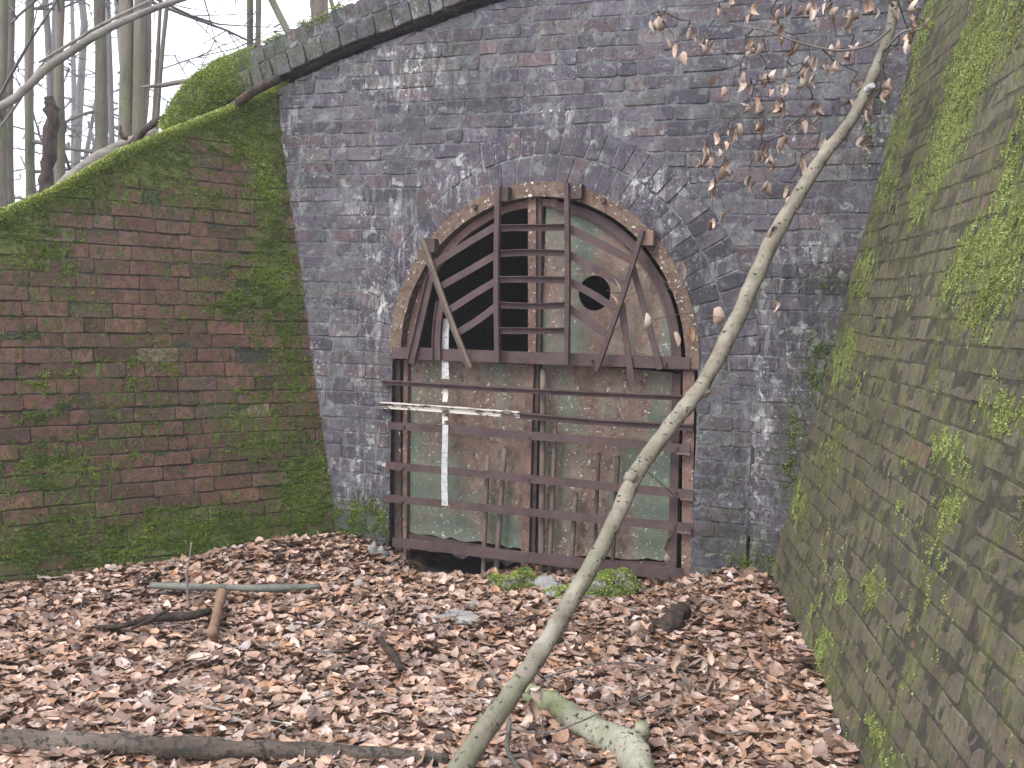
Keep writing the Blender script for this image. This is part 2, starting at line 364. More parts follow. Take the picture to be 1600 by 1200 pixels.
# ------------------------------------------------------------ brick laying
def one_brick(mb, quad, y_front, y_back, colf, r1, r2, cut=.005, rot=0.0, tk=1.0):
    """quad: four (x,z) corners counter-clockwise; a worn brick standing proud of the mortar bed"""
    cx_ = sum(q[0] for q in quad)/4; cz_ = sum(q[1] for q in quad)/4
    out = []
    for i in range(4):
        a = quad[i-1]; b = quad[i]; c = quad[(i+1) % 4]
        def tow(q, d):
            L = math.hypot(q[0]-b[0], q[1]-b[1]) or 1; d = min(d, L*.35); return (b[0]+(q[0]-b[0])*d/L, b[1]+(q[1]-b[1])*d/L)
        k = cut*random.uniform(.5, 2.2)
        out += [tow(a, k), tow(c, k)]
        if i % 2 == 0: out.append(((b[0]+c[0])/2+random.gauss(0, .004), (b[1]+c[1])/2+random.gauss(0, .0012)))
    out = [(x+random.gauss(0, .0016), z+random.gauss(0, .0016)) for x, z in out]
    n = len(out); tilt = tk*random.gauss(0, .0022); tz = tk*random.gauss(0, .0018); hw = max(abs(quad[1][0]-quad[0][0]), .05)
    def yy(x, z, y): return y+tilt*(x-cx_)/hw*2+tz*(z-cz_)/.035
    ins = .0035
    vs = [(x, y_back, z) for x, z in out] + [(x, yy(x, z, y_front+.003), z) for x, z in out]
    vs += [(cx_+(x-cx_)*(1-ins/max(abs(x-cx_), .02)), yy(x, z, y_front), cz_+(z-cz_)*(1-ins/max(abs(z-cz_), .02))) for x, z in out]
    vs.append((cx_, y_front+random.uniform(-.0015, .002), cz_))
    fs = [(i, (i+1) % n, n+(i+1) % n, n+i) for i in range(n)] + [(n+i, n+(i+1) % n, 2*n+(i+1) % n, 2*n+i) for i in range(n)] + [(2*n+i, 2*n+(i+1) % n, 3*n) for i in range(n)]
    def cf(p):
        a, b = colf(p)
        e = .0 if abs(p[0]-cx_) < 1e-6 else eb
        return (r1, r2, a, b+e*(b+.25))
    eb = max(0, random.gauss(.1, .5))
    mb.add(vs, fs, cf)
def lay(mb, z0, z1, course, spans, colf, y_front=-.004, y_back=.010, seed=1, joint=.007, vjoint=.006, wob=.006, recess=.03, tk=1.0, edge=.006):
    rnd = random.Random(seed); z = z0; row = 0
    while z < z1:
        zt = z+course-joint
        for (xa0, xa1, xb0, xb1) in spans(z, zt):
            ej = rnd.gauss(0, edge); xb0 += ej; xb1 += ej; ej = rnd.gauss(0, edge); xa0 += ej; xa1 += ej
            x = min(xa0, xa1)-rnd.uniform(0, .12)-(row % 2)*.11; k = rnd.randint(0, 3)
            end = max(xb0, xb1)
            while x < end:
                L = .2225 if (k % 3) else .107
                if rnd.random() < .12: L *= rnd.uniform(.7, 1.1)
                k += 1; a, b = x, x+L-vjoint*rnd.uniform(.6, 1.3); x += L
                l0, l1, r0, r1 = max(a, xa0), max(a, xa1), min(b, xb0), min(b, xb1)
                if r0-l0 < .012 and r1-l1 < .012: continue
                r0 = max(r0, l0+.004); r1 = max(r1, l1+.004)
                cx_ = (l0+r0)/2; dz = wob*noise.noise(Vector((cx_*1.3, z*.9, seed))) * 2
                zj0, zj1 = rnd.gauss(0, .0012), rnd.gauss(0, .0012)
                yf = y_front + tk*rnd.gauss(0, .0016)
                if rnd.random() < recess: yf = y_back-.004 if rnd.random() < .6 else y_front+.006
                one_brick(mb, [(l0, z+dz+zj0), (r0, z+dz+zj0), (r1, zt+dz+zj1), (l1, zt+dz+zj1)], yf, y_back+.004, colf, rnd.random(), rnd.random(), tk=tk)
        z += course; row += 1
def bed(mb, x0, x1, z0, z1, step, inside, y, colf, rough=.003, seed=0.0):
    """mortar bed: a rough sheet, cells kept where inside(x,z)"""
    nx = int((x1-x0)/step)+1; nzz = int((z1-z0)/step)+1; idx = {}; vs = []; fs = []
    def vid(i, j):
        if (i, j) not in idx:
            x = x0+i*step; z = z0+j*step; idx[(i, j)] = len(vs)
            vs.append((x, y+rough*noise.noise(Vector((x*25, z*25, seed))), z))
        return idx[(i, j)]
    for i in range(nx):
        for j in range(nzz):
            if inside(x0+(i+.5)*step, z0+(j+.5)*step): fs.append((vid(i, j), vid(i+1, j), vid(i+1, j+1), vid(i, j+1)))
    def cf(p):
        a, b = colf(p); return (.5, .5, a, b)
    mb.add(vs, fs, cf)

# ------------------------------------------------------------ tunnel portal
EC, EA, EB = (-.087, 1.21), .885, .955          # opening arch (ellipse) in the portal's own metres
OC, OA, OB = (-.045, 1.21), 1.15, 1.245         # outside of the two voussoir rings
JL, JR = -.962, .80                              # jambs
def inarch(x, z, c, a, b): return z > c[1] and ((x-c[0])/a)**2+((z-c[1])/b)**2 < 1
def ell_half(z, c, a, b): 
    t = 1-((z-c[1])/b)**2
    return a*math.sqrt(t) if t > 0 else None
# coping: underside and top as (s, z) lines read off the photograph, carried on out of frame
COP_IN = [(-2.36, 2.40), (-2.24, 2.58), (-2.0, 2.704), (-1.774, 2.776), (-1.386, 2.912), (-1.057, 2.999), (-.664, 3.102), (-.437, 3.163), (0, 3.24), (.5, 3.28), (1.0, 3.28), (1.6, 3.25), (2.2, 3.2)]
def coping_under(x):
    for (a, b), (c, d) in zip(COP_IN, COP_IN[1:]):
        if a <= x <= c: return b+(d-b)*(x-a)/(c-a)
    return COP_IN[0][1] if x < COP_IN[0][0] else COP_IN[-1][1]
portal = empty('tunnel_portal', 'soot-stained purple-grey brick tunnel front with arched voussoir rings and sloping mossy coping', 'tunnel portal', PF.m)
jl0 = PF.loc(430, 140); jl1 = PF.loc(520, 790)
def joint_left(z): return jl0[0]+(jl1[0]-jl0[0])*(z-jl0[1])/(jl1[1]-jl0[1])
jr0 = PF.loc(1440, 30); jr1 = PF.loc(1210, 880)
def joint_right(z): return jr0[0]+(jr1[0]-jr0[0])*(z-jr0[1])/(jr1[1]-jr0[1])
CRACK = 1.088
def spans_p(z, zt):
    zm = (z+zt)/2
    L = joint_left(zm)-.06 if zm < 2.62 else -2.25
    Rr = joint_right(zm)+.08
    # keep clear of the coping
    if zm > 2.45:
        # find x where the coping underside rises above the course
        x = L
        while x < Rr and coping_under(x)-.045 < z: x += .01
        L0 = x
        while x < Rr and coping_under(x)-.045 < zt: x += .01
        if L0 >= Rr: return []
        return [(L0, min(x, Rr+.2), Rr, max(Rr, x))]
    segs = []
    h = ell_half(zm, OC, OA-.03, OB-.03)
    if zm < EC[1]: segs = [(L, JL), (JR, Rr)]
    elif h: segs = [(L, OC[0]-h), (OC[0]+h, Rr)]
    else: segs = [(L, Rr)]
    out = []
    for a, b in segs:
        if a < CRACK < b and zm < 1.75:
            g = .012 if zm > .75 else .03-.02*(zm/.75)
            off = .012*math.sin(zm*7)-.03*(max(0, .7-zm))
            out += [(a, a, CRACK+off-g/2, CRACK+off-g/2), (CRACK+off+g/2, CRACK+off+g/2, b, b)]
        else: out.append((a, a, b, b))
    return [s_ for s_ in out if s_[2]-s_[0] > .02]
mb = MB(); lay(mb, -.35, 3.22, .0782, spans_p, col_p, seed=3, recess=.02, y_front=-.0028, tk=.9)
mb.build('brick_face', M['brick_p'], portal, attr=True)
mb = MB()
def in_p(x, z):
    if z > coping_under(x)-.055: return False
    if x < joint_left(z)-.3 or x > joint_right(z)+.3: return False
    if z < EC[1]: 
        if JL+.0 < x < JR: return False
    if inarch(x, z, OC, OA-.07, OB-.07): return False
    if abs(x-CRACK-.0) < .012 and z < .9: return False
    return True
bed(mb, -2.5, 2.4, -.4, 3.3, .02, in_p, .0, col_p, rough=.005)
mb.build('mortar', M['mort_p'], portal, attr=True)
# voussoir rings, two header courses
mb = MB()
def epoint(t, k):
    """t angle, k 0 inner .. 1 outer"""
    c = (EC[0]+(OC[0]-EC[0])*k, EC[1]); a = EA+(OA-EA)*k; b = EB+(OB-EB)*k
    return c[0]+a*math.cos(t), c[1]+b*math.sin(t)
for ring_i, (k0, k1) in enumerate(((0.0, .485), (.515, 1.0))):
    n = 38 if ring_i == 0 else 44
    for i in range(n):
        g = .055
        t0 = math.pi*(i+g)/n; t1 = math.pi*(i+1-g)/n
        q = [epoint(t1, k0), epoint(t0, k0), epoint(t0, k1), epoint(t1, k1)]
        one_brick(mb, q, -.006+random.gauss(0, .002), .02, col_p, *((0, random.random()*.15) if .3 < t0 < .85 and random.random() < .75 else (random.random(), random.random()*.7)), cut=.004, tk=.4)
mb.build('voussoir_rings', M['brick_p'], portal, attr=True)
mb = MB(); N = 90
vs = []; 
for i in range(N+1):
    t = math.pi*i/N
    for k in (0.0, .25, .5, .75, 1.0): 
        x, z = epoint(t, k); vs.append((x, -.0015, z))
    x, z = epoint(t, 1.0); vs.append((x, .03, z))
fs = [(i*6+j, (i+1)*6+j, (i+1)*6+j+1, i*6+j+1) for i in range(N) for j in range(5)]
mb.add(vs, fs, lambda p: (.5, .5, col_p(p)[0], col_p(p)[1]+.3))
mb.build('ring_mortar', M['mort_p'], portal, attr=True)
# lining: arched barrel running back into the hill, with jamb returns
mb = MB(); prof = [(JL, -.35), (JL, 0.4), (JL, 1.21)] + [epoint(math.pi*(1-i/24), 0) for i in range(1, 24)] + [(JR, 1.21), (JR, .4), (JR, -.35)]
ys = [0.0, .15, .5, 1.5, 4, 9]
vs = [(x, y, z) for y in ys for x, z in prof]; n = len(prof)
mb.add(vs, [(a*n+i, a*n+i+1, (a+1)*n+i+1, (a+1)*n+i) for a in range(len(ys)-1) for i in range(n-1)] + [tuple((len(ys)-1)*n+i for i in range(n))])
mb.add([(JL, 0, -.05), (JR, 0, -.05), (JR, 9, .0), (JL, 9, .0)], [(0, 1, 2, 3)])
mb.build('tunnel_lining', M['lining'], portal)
# coping of bricks on edge: a wide lower course and narrow upper one, overhanging the face, following the curve
cp = crv([(x, 0, z) for x, z in COP_IN], 12)
def offset_line(d):
    out = []
    for i, p in enumerate(cp):
        t = (cp[min(i+1, len(cp)-1)]-cp[max(i-1, 0)]).normalized(); out.append((p.x-t.z*d, p.z+t.x*d))
    return out
ln = [offset_line(d) for d in (0, .115, .125, .225)]
mb = MB()
def walk(line):
    acc = [0]
    for a, b in zip(line, line[1:]): acc.append(acc[-1]+math.hypot(b[0]-a[0], b[1]-a[1]))
    return acc
acc = walk(ln[0])
def on(line, s_):
    i = max(0, min(len(acc)-2, next((k for k in range(len(acc)-1) if acc[k+1] >= s_), len(acc)-2)))
    t = (s_-acc[i])/max(acc[i+1]-acc[i], 1e-6); return (line[i][0]+(line[i+1][0]-line[i][0])*t, line[i][1]+(line[i+1][1]-line[i][1])*t)
for ci, (la, lb, y) in enumerate(((ln[0], ln[1], -.055), (ln[2], ln[3], -.035))):
    s_ = random.uniform(0, .05)
    while s_ < acc[-1]-.08:
        wd = random.choice((.068, .068, .07, .11)) if ci else random.choice((.07, .107, .107))
        a, b = s_, min(s_+wd, acc[-1]); s_ = b+.009
        one_brick(mb, [on(la, a), on(la, b), on(lb, b), on(lb, a)], y+random.gauss(0, .003), y+.05, lambda p: (min(1, mask(p[0], p[2], BL_P)*.8+.32), mask(p[0], p[2], BW_P)*.4), random.random()*.7, random.choice((.1, .3, .6, .7, .75)), cut=.006)
cb = mb.build('coping', M['brick_p'], portal, attr=True)
mb = MB(); k = len(cp); a_, b_ = offset_line(.004), offset_line(.218)
vs = []
for i in range(k): vs += [(a_[i][0], -.03, a_[i][1]), (b_[i][0], -.03, b_[i][1]), (b_[i][0], .36, b_[i][1]-.02), (a_[i][0], .36, a_[i][1])]
mb.add(vs, [(i*4+j, (i+1)*4+j, (i+1)*4+(j+1) % 4, i*4+(j+1) % 4) for i in range(k-1) for j in range(4)]+[(0, 1, 2, 3), (k*4-1, k*4-2, k*4-3, k*4-4)], lambda p: (.5, .5, .8 if p[0] < -1.6 else .35, .1))
mb.build('coping_mortar', M['mort_p'], portal, attr=True)
# thick moss cushion swallowing the coping's left end
mb = MB(); ns, na = 40, 14; vs = []
for i in range(ns+1):
    s_ = .66*i/ns; k_, l_ = on(ln[0], s_), on(ln[3], s_); fade = min(1, (1-i/ns)*3)
    for j in range(na+1):
        a = -.04+1.14*j/na; x, z = k_[0]+(l_[0]-k_[0])*a, k_[1]+(l_[1]-k_[1])*a
        b_ = max(0, math.sin(math.pi*min(1, max(0, (j/na)))))**.5; lump = .6+.8*noise.noise(Vector((x*11, z*11, 3)))+.4*noise.noise(Vector((x*30, z*30, 1)))
        y = -.05-.045*b_*fade*lump+(1-fade)*.03
        vs.append((x, y, z+(.012*lump if j == na else 0)*fade))
    vs.append((l_[0], .32, l_[1]+.02*fade))
mb.add(vs, [(i*(na+2)+j, (i+1)*(na+2)+j, (i+1)*(na+2)+j+1, i*(na+2)+j+1) for i in range(ns) for j in range(na+1)], (.5, .5, 1.1, 0))
mb.build('moss_cushion', M['mort_l'], portal, smooth=True, attr=True)
# core of the portal wall behind the face ; near-black colour stands in for shade in the coping gap
mb = MB()
for i in range(k-1):
    x0, x1 = a_[i][0], a_[i+1][0]; z0, z1 = a_[i][1]-.0, a_[i+1][1]
    mb.add([(x0, .09, z0-.3), (x1, .09, z1-.3), (x1, .09, z1), (x0, .09, z0)], [(0, 1, 2, 3)])
mb.build('shaded_core', M['lining'], portal)

# ------------------------------------------------------------ wing walls
LT = [(-7.0, -2.45), (-3.2, -1.75), (-1.53, -.85), (-1.30, -.73), (-.95, -.49), (-.71, -.36), (-.41, -.21), (-.12, -.05), (.10, .06), (.4, .1)]
def ltop(x):
    for (a, b), (c, d) in zip(LT, LT[1:]):
        if a <= x <= c: return b+(d-b)*(x-a)/(c-a)
    return LT[-1][1]
ljoint = (lambda z: (lambda a, b: a[0]+(b[0]-a[0])*(z-a[1])/(b[1]-a[1]))((0.0, 0.0), ljb))
ljb = LF.loc(520, 790)
def spans_l(z, zt):
    zm = (z+zt)/2; Rr = ljoint(zm)+.012
    if zt > -.9: 
        xs = [x for x in np.arange(-7, .4, .01)]
    def xat(zz):
        for (a, b), (c, d) in zip(LT, LT[1:]):
            if b <= zz <= d: return a+(c-a)*(zz-b)/(d-b)
        return -3.6 if zz < -2.45 else .5
    a0, a1 = max(-3.8, xat(z+.012)), max(-3.8, xat(zt+.012))
    if a0 > Rr: return []
    return [(a0, a1, Rr, Rr)]
lw = empty('wing_wall', 'red-brown brick wing wall on the left with a sloping top edge covered in green moss', 'wall', LF.m)
mb = MB(); lay(mb, -3.1, .1, .0785, spans_l, col_l, seed=11, recess=.015, y_front=-.0045, wob=.006, joint=.006, vjoint=.003, tk=1.0, edge=.004)
mb.build('brick_face', M['brick_l'], lw, attr=True)
mb = MB(); bed(mb, -4.0, .6, -3.2, .1, .022, lambda x, z: z < ltop(x)-.005 and x < ljoint(z)+.05, .001, col_l, rough=.005, seed=4)
mb.build('mortar', M['mort_l'], lw, attr=True)
mb = MB(); xs = np.arange(-4.0, .3, .06)
vs = []
for x in xs: vs += [(x, -.012, ltop(x)-.04), (x, -.016, ltop(x)+.012+.004*math.sin(x*31)), (x, .17, ltop(x)+.03+.012*nz((x, 0, 0), 6)), (x, .40, ltop(x)+.0)]
mb.add(vs, [(i*4+j, (i+1)*4+j, (i+1)*4+j+1, i*4+j+1) for i in range(len(xs)-1) for j in range(3)], (.5, .5, 1, 0))
mb.build('wall_top', M['mort_l'], lw, attr=True)
mb = MB(); mb.add([(-4, .4, -3.2), (-4, .4, ltop(-4)), (-4, -.003, ltop(-4)), (-4, -.003, -3.2)], [(0, 1, 2, 3)], (.5, .5, .5, 0)); mb.build('wall_end', M['mort_l'], lw, attr=True)

rjb = RF.loc(1210, 880)
def rjoint(z): return rjb[0]*z/rjb[1]
def rtop(x): return .95-.5*x
def spans_r(z, zt):
    a = rjoint((z+zt)/2)-.012
    b0, b1 = min(5.8, (.95-z)/.5), min(5.8, (.95-zt)/.5)
    if b1 < a: return []
    return [(a, a, b0, b1)]
rw = empty('wing_wall', 'leaning brown brick wing wall on the right streaked with lime-green moss and slime', 'wall', RF.m)
mb = MB(); lay(mb, -3.3, .94, .0785, spans_r, col_r, seed=23, recess=.0, y_front=-.0028, y_back=.008, wob=.006, joint=.0042, vjoint=.0018, tk=.5)
mb.build('brick_face', M['brick_r'], rw, attr=True)
mb = MB(); bed(mb, -.9, 5.8, -3.3, .95, .03, lambda x, z: z < rtop(x)-.005 and x > rjoint(z)-.05, -.0016, col_r, seed=9, rough=.004)
mb.build('mortar', M['mort_r'], rw, attr=True)
mb = MB(); xs = np.arange(-.3, 5.8, .08); vs = []
for x in xs: vs += [(x, .0, rtop(x)-.03), (x, -.01, rtop(x)+.02), (x, .4, rtop(x)+.02)]
mb.add(vs, [(i*3+j, (i+1)*3+j, (i+1)*3+j+1, i*3+j+1) for i in range(len(xs)-1) for j in range(2)], (.5, .5, 1, 0))
mb.build('wall_top', M['mort_r'], rw, attr=True)

# ------------------------------------------------------------ ground
LB = LF.world(.2, 0, -2.69)
def gz(x, y):
    z = .07+.035*nz((x, y, 0), 1.6, 3)+.015*nz((x, y, 0), 5, 1)
    p = Vector((x, y, 0))-PF.o; s_, w_ = p.dot(PF.x), p.dot(PF.y)
    z -= .15*math.exp(-((w_+.02)/.30)**2 if w_ < 0 else 0)*(1/(1+math.exp(-(s_+.85)*20)))*(.3+.7/(1+math.exp((s_+.30)*14)))*(1/(1+math.exp((s_-.75)*12)))
    z += .07*math.exp(-((x+1.2)**2+(y-5.75)**2)/.12)
    z += .10*math.exp(-((x-1.2)/.25)**2)*(1 if y > 0 else .3)
    return z
mb = MB(); xs = np.arange(-30, 8.01, 1.0); 
def axis(a, b, fa, fb, fine, coarse):
    out = [a]; 
    while out[-1] < b: out.append(out[-1]+(fine if fa <= out[-1] < fb else coarse))
    return out
gx = axis(-12, 6, -4, 2.0, .08, .5); gy = axis(-8, 6.6, 2, 6.6, .08, .5)
NGx, NGy = len(gx), len(gy)
def low(x, y): return gz(x, y)
vs = [(x, y, low(x, y)) for x in gx for y in gy]
mb.add(vs, [(i*NGy+j, (i+1)*NGy+j, (i+1)*NGy+j+1, i*NGy+j+1) for i in range(NGx-1) for j in range(NGy-1)])
tag(mb.build('ground', M['soil'], smooth=True), kind='structure')
# retained hillside behind the three walls, carried round behind them and out to the woods
path = []
for x in (-6.5, -5, -4, -3.2, -2.4, -1.53, -1.2, -.9, -.6, -.3, -.05): path.append((LF.world(x, .30, ltop(x)+.0), -LF.y))
for s_ in (-1.7, -1.2, -.6, 0, .6, 1.2, 1.75): path.append((PF.world(s_, .34, coping_under(s_)+.08), -PF.y))
for x in (.1, .6, 1.2, 2, 3, 4, 5): path.append((RF.world(x, .38, rtop(x)), -RF.y))
def hill_h(z0, b, p):
    tgt = 1.75 if p.x < -1.3 else 2.7
    return z0-.02-max(0, z0-tgt)*(1-math.exp(-b/2.2))+.03*min(b, 3)+.006*b+.06*nz((p.x, p.y, 0), .5)*min(1, b)
outd = []
for i in range(len(path)):
    d = Vector((0, 0, 0))
    for j in range(max(0, i-2), min(len(path), i+3)): d -= path[j][1]
    d.z = 0; outd.append(d.normalized())
bs = [0, .15, .4, .8, 1.4, 2.2, 3.2, 4.5, 6, 8, 11, 15, 20, 27, 36, 50, 70, 100]
vs = []
for (p, _), d in zip(path, outd):
    for b in bs:
        q = p+d*b; vs.append((q.x, q.y, min(hill_h(p.z, b, q), p.z-.02+3.2+b*.02)))
n = len(bs)
mb = MB(); mb.add(vs, [(i*n+j, i*n+j+1, (i+1)*n+j+1, (i+1)*n+j) for i in range(len(path)-1) for j in range(n-1)])
hill = tag(mb.build('hillside', M['soil'], smooth=True), kind='structure')
from mathutils.bvhtree import BVHTree
bvh = BVHTree.FromPolygons([Vector(v) for v in mb.v], mb.f)
def hill_z(x, y):
    h = bvh.ray_cast(Vector((x, y, 60)), Vector((0, 0, -1))); return h[0].z if h[0] else 2.5

# ------------------------------------------------------------ leaf litter (uncountable)
def leaf_cloud(name, P, yaw, pitch, rollv, length, hue, tone, mat, curl, fold, width=.6, parent=None):
    n = len(P); u = np.array([0, .16, .5, .82, 1.0]); wv = np.array([.22, .80, 1.0, .68, .08]); v = np.array([-1, 0, 1.])
    U, V = np.meshgrid(u, v, indexing='ij'); Wd = (wv[:, None]*V)
    x = (U.ravel()-.5)[None]*length[:, None]; y = Wd.ravel()[None]*length[:, None]*width*.5
    z = fold[:, None]*np.abs(y)+curl[:, None]*((U.ravel()-.5)[None]**2)*length[:, None]*2 + (rng.normal(0, .03, (n, 15))*length[:, None])
    cy, sy, cp_, sp_, cr, sr = np.cos(yaw), np.sin(yaw), np.cos(pitch), np.sin(pitch), np.cos(rollv), np.sin(rollv)
    y2 = y*cr[:, None]-z*sr[:, None]; z2 = y*sr[:, None]+z*cr[:, None]
    x3 = x*cp_[:, None]-z2*sp_[:, None]; z3 = x*sp_[:, None]+z2*cp_[:, None]
    X = x3*cy[:, None]-y2*sy[:, None]; Y = x3*sy[:, None]+y2*cy[:, None]
    V3 = np.stack([X, Y, z3], -1)+P[:, None, :]
    f = np.array([(i*3+j, (i+1)*3+j, (i+1)*3+j+1, i*3+j+1) for i in range(4) for j in range(2)])
    Fc = (f[None]+(np.arange(n)*15)[:, None, None]).reshape(-1, 4)
    A = np.zeros((n, 15, 4)); A[..., 0] = tone[:, None]; A[..., 1] = hue[:, None]; A[..., 3] = 1
    return npmesh(name, V3.reshape(-1, 3), Fc, mat, A.reshape(-1, 4), smooth=False, parent=parent)
pts = []
ln_ = LF; 
def inside_cut(x, y, margin=.0):
    z = .1; p = Vector((x, y, z))
    for fr in (LF, RF, PF):
        if (p-fr.o).dot(fr.y) > -margin: 
            if fr is PF and -.9 < (p-PF.o).dot(PF.x) < .75 and (p-PF.o).dot(PF.y) < (.10 if (p-PF.o).dot(PF.x) > -.25 else -.02): continue
            return False
    return True
N0 = 0
while len(pts) < 66000 and N0 < 400000:
    N0 += 1
    y = random.uniform(1.6, 6.3); x = random.uniform(-.62*y-.5, .62*y*.45+.55)
    if not inside_cut(x, y): continue
    if nz((x, y, 0), 3.1, 5) < -.42 and random.random() < .5: continue
    lay_ = random.random()
    pts.append((x, y, gz(x, y)+.004+.030*lay_))
for _ in range(9000):           # thinner cover round the camera
    y = random.uniform(-3, 1.8); x = random.uniform(-3.5, .9)
    if inside_cut(x, y): pts.append((x, y, gz(x, y)+.01+.02*random.random()))
P = np.array(pts); n = len(P)
hue = rng.random(n); 
leaf_cloud_o = leaf_cloud('leaf_litter', P, rng.uniform(0, 6.283, n), rng.normal(0, .15, n), rng.normal(0, .18, n), np.clip(rng.normal(.058, .016, n), .022, .095), hue, rng.random(n)**1.2, M['litter'], rng.normal(.12, .3, n), rng.normal(.08, .28, n), .64)
tag(leaf_cloud_o, 'deep carpet of fallen brown beech leaves in front of the tunnel', 'leaf litter', kind='stuff')

# ------------------------------------------------------------ moss (uncountable)
def moss_sheet(name, frame, samples, size, hues, mat, label, out=.006, droop=.3, up=(0, 0, 0)):
    """tiny leaf faces standing off a wall face; samples = (x, y, z, huebias)"""
    n = len(samples); P = np.array([s_[:3] for s_ in samples]); hb = np.array([s_[3] for s_ in samples])
    sz = rng.uniform(size*.5, size*1.4, n)
    d = rng.normal(0, 1, (n, 3)); d[:, 1] = -np.abs(d[:, 1])*.9-.25; d[:, 2] -= droop; d /= np.linalg.norm(d, axis=1)[:, None]
    e = rng.normal(0, 1, (n, 3)); e -= (e*d).sum(1)[:, None]*d; e /= np.linalg.norm(e, axis=1)[:, None]
    a = P; b = P+d*(sz*.55)[:, None]+e*(sz*.35)[:, None]; c = P+d*sz[:, None]; dd = P+d*(sz*.55)[:, None]-e*(sz*.35)[:, None]
    V3 = np.stack([a, b, c, dd], 1).reshape(-1, 3)
    m = np.array(frame.m); V3 = V3@m[:3, :3].T+m[:3, 3]
    Fc = np.arange(n*4).reshape(-1, 4); A = np.zeros((n, 4, 4)); A[..., 0] = rng.random(n)[:, None]; A[..., 1] = np.clip(hb+rng.normal(0, .16, n), 0, 1)[:, None]; A[..., 3] = 1
    return tag(npmesh(name, V3, Fc, mat, A.reshape(-1, 4)), label, 'moss', kind='stuff')
def scatter(frame, bl, n, xr, zr, ok, thr=.30, sc=9, hb=.35, fine=30, clump=1.0, vs_=1.0, soft=1.0, wig=.03, sparse=0):
    out = []; tries = 0
    while len(out) < n and tries < n*60:
        tries += 1
        x = random.uniform(*xr); z = random.uniform(*zr)
        if not ok(x, z): continue
        m_ = mask(x+wig*noise.noise(Vector((x*14, z*14, 2)))+wig*.6*noise.noise(Vector((x*40, z*40, 5))), z+wig*noise.noise(Vector((x*14, z*14, 9))), bl)
        if sparse and m_ < sparse: m_ = sparse*(1+.8*noise.noise(Vector((x*2.5, z*1.5, 0))))
        if m_ < .04: continue
        v = m_*(.60+.55*noise.noise(Vector((x*sc, z*sc*vs_, 1.3)))*clump+.75*noise.noise(Vector((x*fine, z*fine*vs_, 7.7)))*clump)
        if v < thr+.5*(random.random()**1.3)*soft: continue
        t = min(1, max(0, v-thr)*1.3)
        h = max(0, noise.noise(Vector((x*fine*1.3, z*fine*1.3, 3))))*.035*t
        out.append((x, -.003-h*.6*random.random()-.006*t*random.random(), z, hb+.35*(random.random()-.5)+.4*noise.noise(Vector((x*4, z*4, 0)))))
    return out
ML = scatter(LF, BL_L, 210000, (-3.4, .25), (-2.9, .1), lambda x, z: z < ltop(x) and x < ljoint(z), thr=.26, hb=.33, vs_=2.0, wig=.08, sparse=.30, clump=1.25)
for _ in range(60000):            # thick roll along the sloping top
    x = random.uniform(-3.6, .08); d = abs(random.gauss(0, .035)); 
    if random.random() < .35: d = abs(random.gauss(0, .10))*(.6+.8*max(0, nz((x, 0, 0), 5)))
    y = -.012-random.random()*.018 if d > .012 or random.random() < .5 else random.uniform(-.02, .25)
    ML.append((x, y, ltop(x)+(.014+.02*abs(nz((x, y, 0), 9)) if y > 0 else .016-d), .35+max(0, .5-d*7)*1.3))
moss_sheet('moss', LF, ML, .0065, None, M['moss'], 'green moss tufts over the red-brown left wing wall and its sloping top edge', droop=.5)
MR = scatter(RF, BL_R, 170000, (-.7, 4.6), (-3.0, .9), lambda x, z: z < rtop(x) and x > rjoint(z), thr=.30, hb=.38, sc=11, fine=42, vs_=.75, wig=.07, sparse=.24, clump=1.4)
moss_sheet('moss', RF, MR, .0046, None, M['lime'], 'lime-green feathery moss trailing down the leaning right wing wall', droop=.7)
MP = scatter(PF, blobs_from(PF, [(1290, 560, 40, 60, .7), (1240, 700, 16, 90, .9), (1190, 880, 60, 20, .7), (560, 830, 55, 50, 1.3), (1300, 450, 40, 20, .5), (1360, 180, 14, 120, .5)]), 16000, (-1.4, 2.0), (-.1, 3), lambda x, z: joint_left(z) < x < joint_right(z) and not (JL < x < JR and z < 1.2), thr=.3, hb=.3)
for _ in range(80000):            # mossed end and top of the coping
    i = random.uniform(0, 1)
    s_ = acc[-1]*i*.62; thick = 1 if s_ < .62 else .0
    if thick: 
        a = random.random(); k_ = on(ln[0], s_); l_ = on(ln[3], s_)
        if noise.noise(Vector((s_*9, a*3, 0))) < -.4: continue
        fade = 1 if s_ < .42 else 1-(s_-.42)/.2
        if random.random() > fade: continue
        a2 = a*1.22-.06; puff = .03+.05*max(0, .5+noise.noise(Vector((s_*6, a*2, 4)))); MP.append((k_[0]+(l_[0]-k_[0])*a2, -.055-puff*random.random()*math.sin(math.pi*min(1, max(0, a))), k_[1]+(l_[1]-k_[1])*a2, .35+.35*a))
    else:
        l_ = on(ln[3], s_); pp = noise.noise(Vector((s_*4, 2, 0)))
        if pp < -.08: continue
        MP.append((l_[0], random.uniform(-.05, .3), l_[1]+.004+.012*random.random()-(random.random()*.06 if pp > .2 else 0), .5))
moss_sheet('moss', PF, MP, .0085, None, M['moss'], 'moss on the coping and lower corners of the purple brick tunnel front', droop=.4)

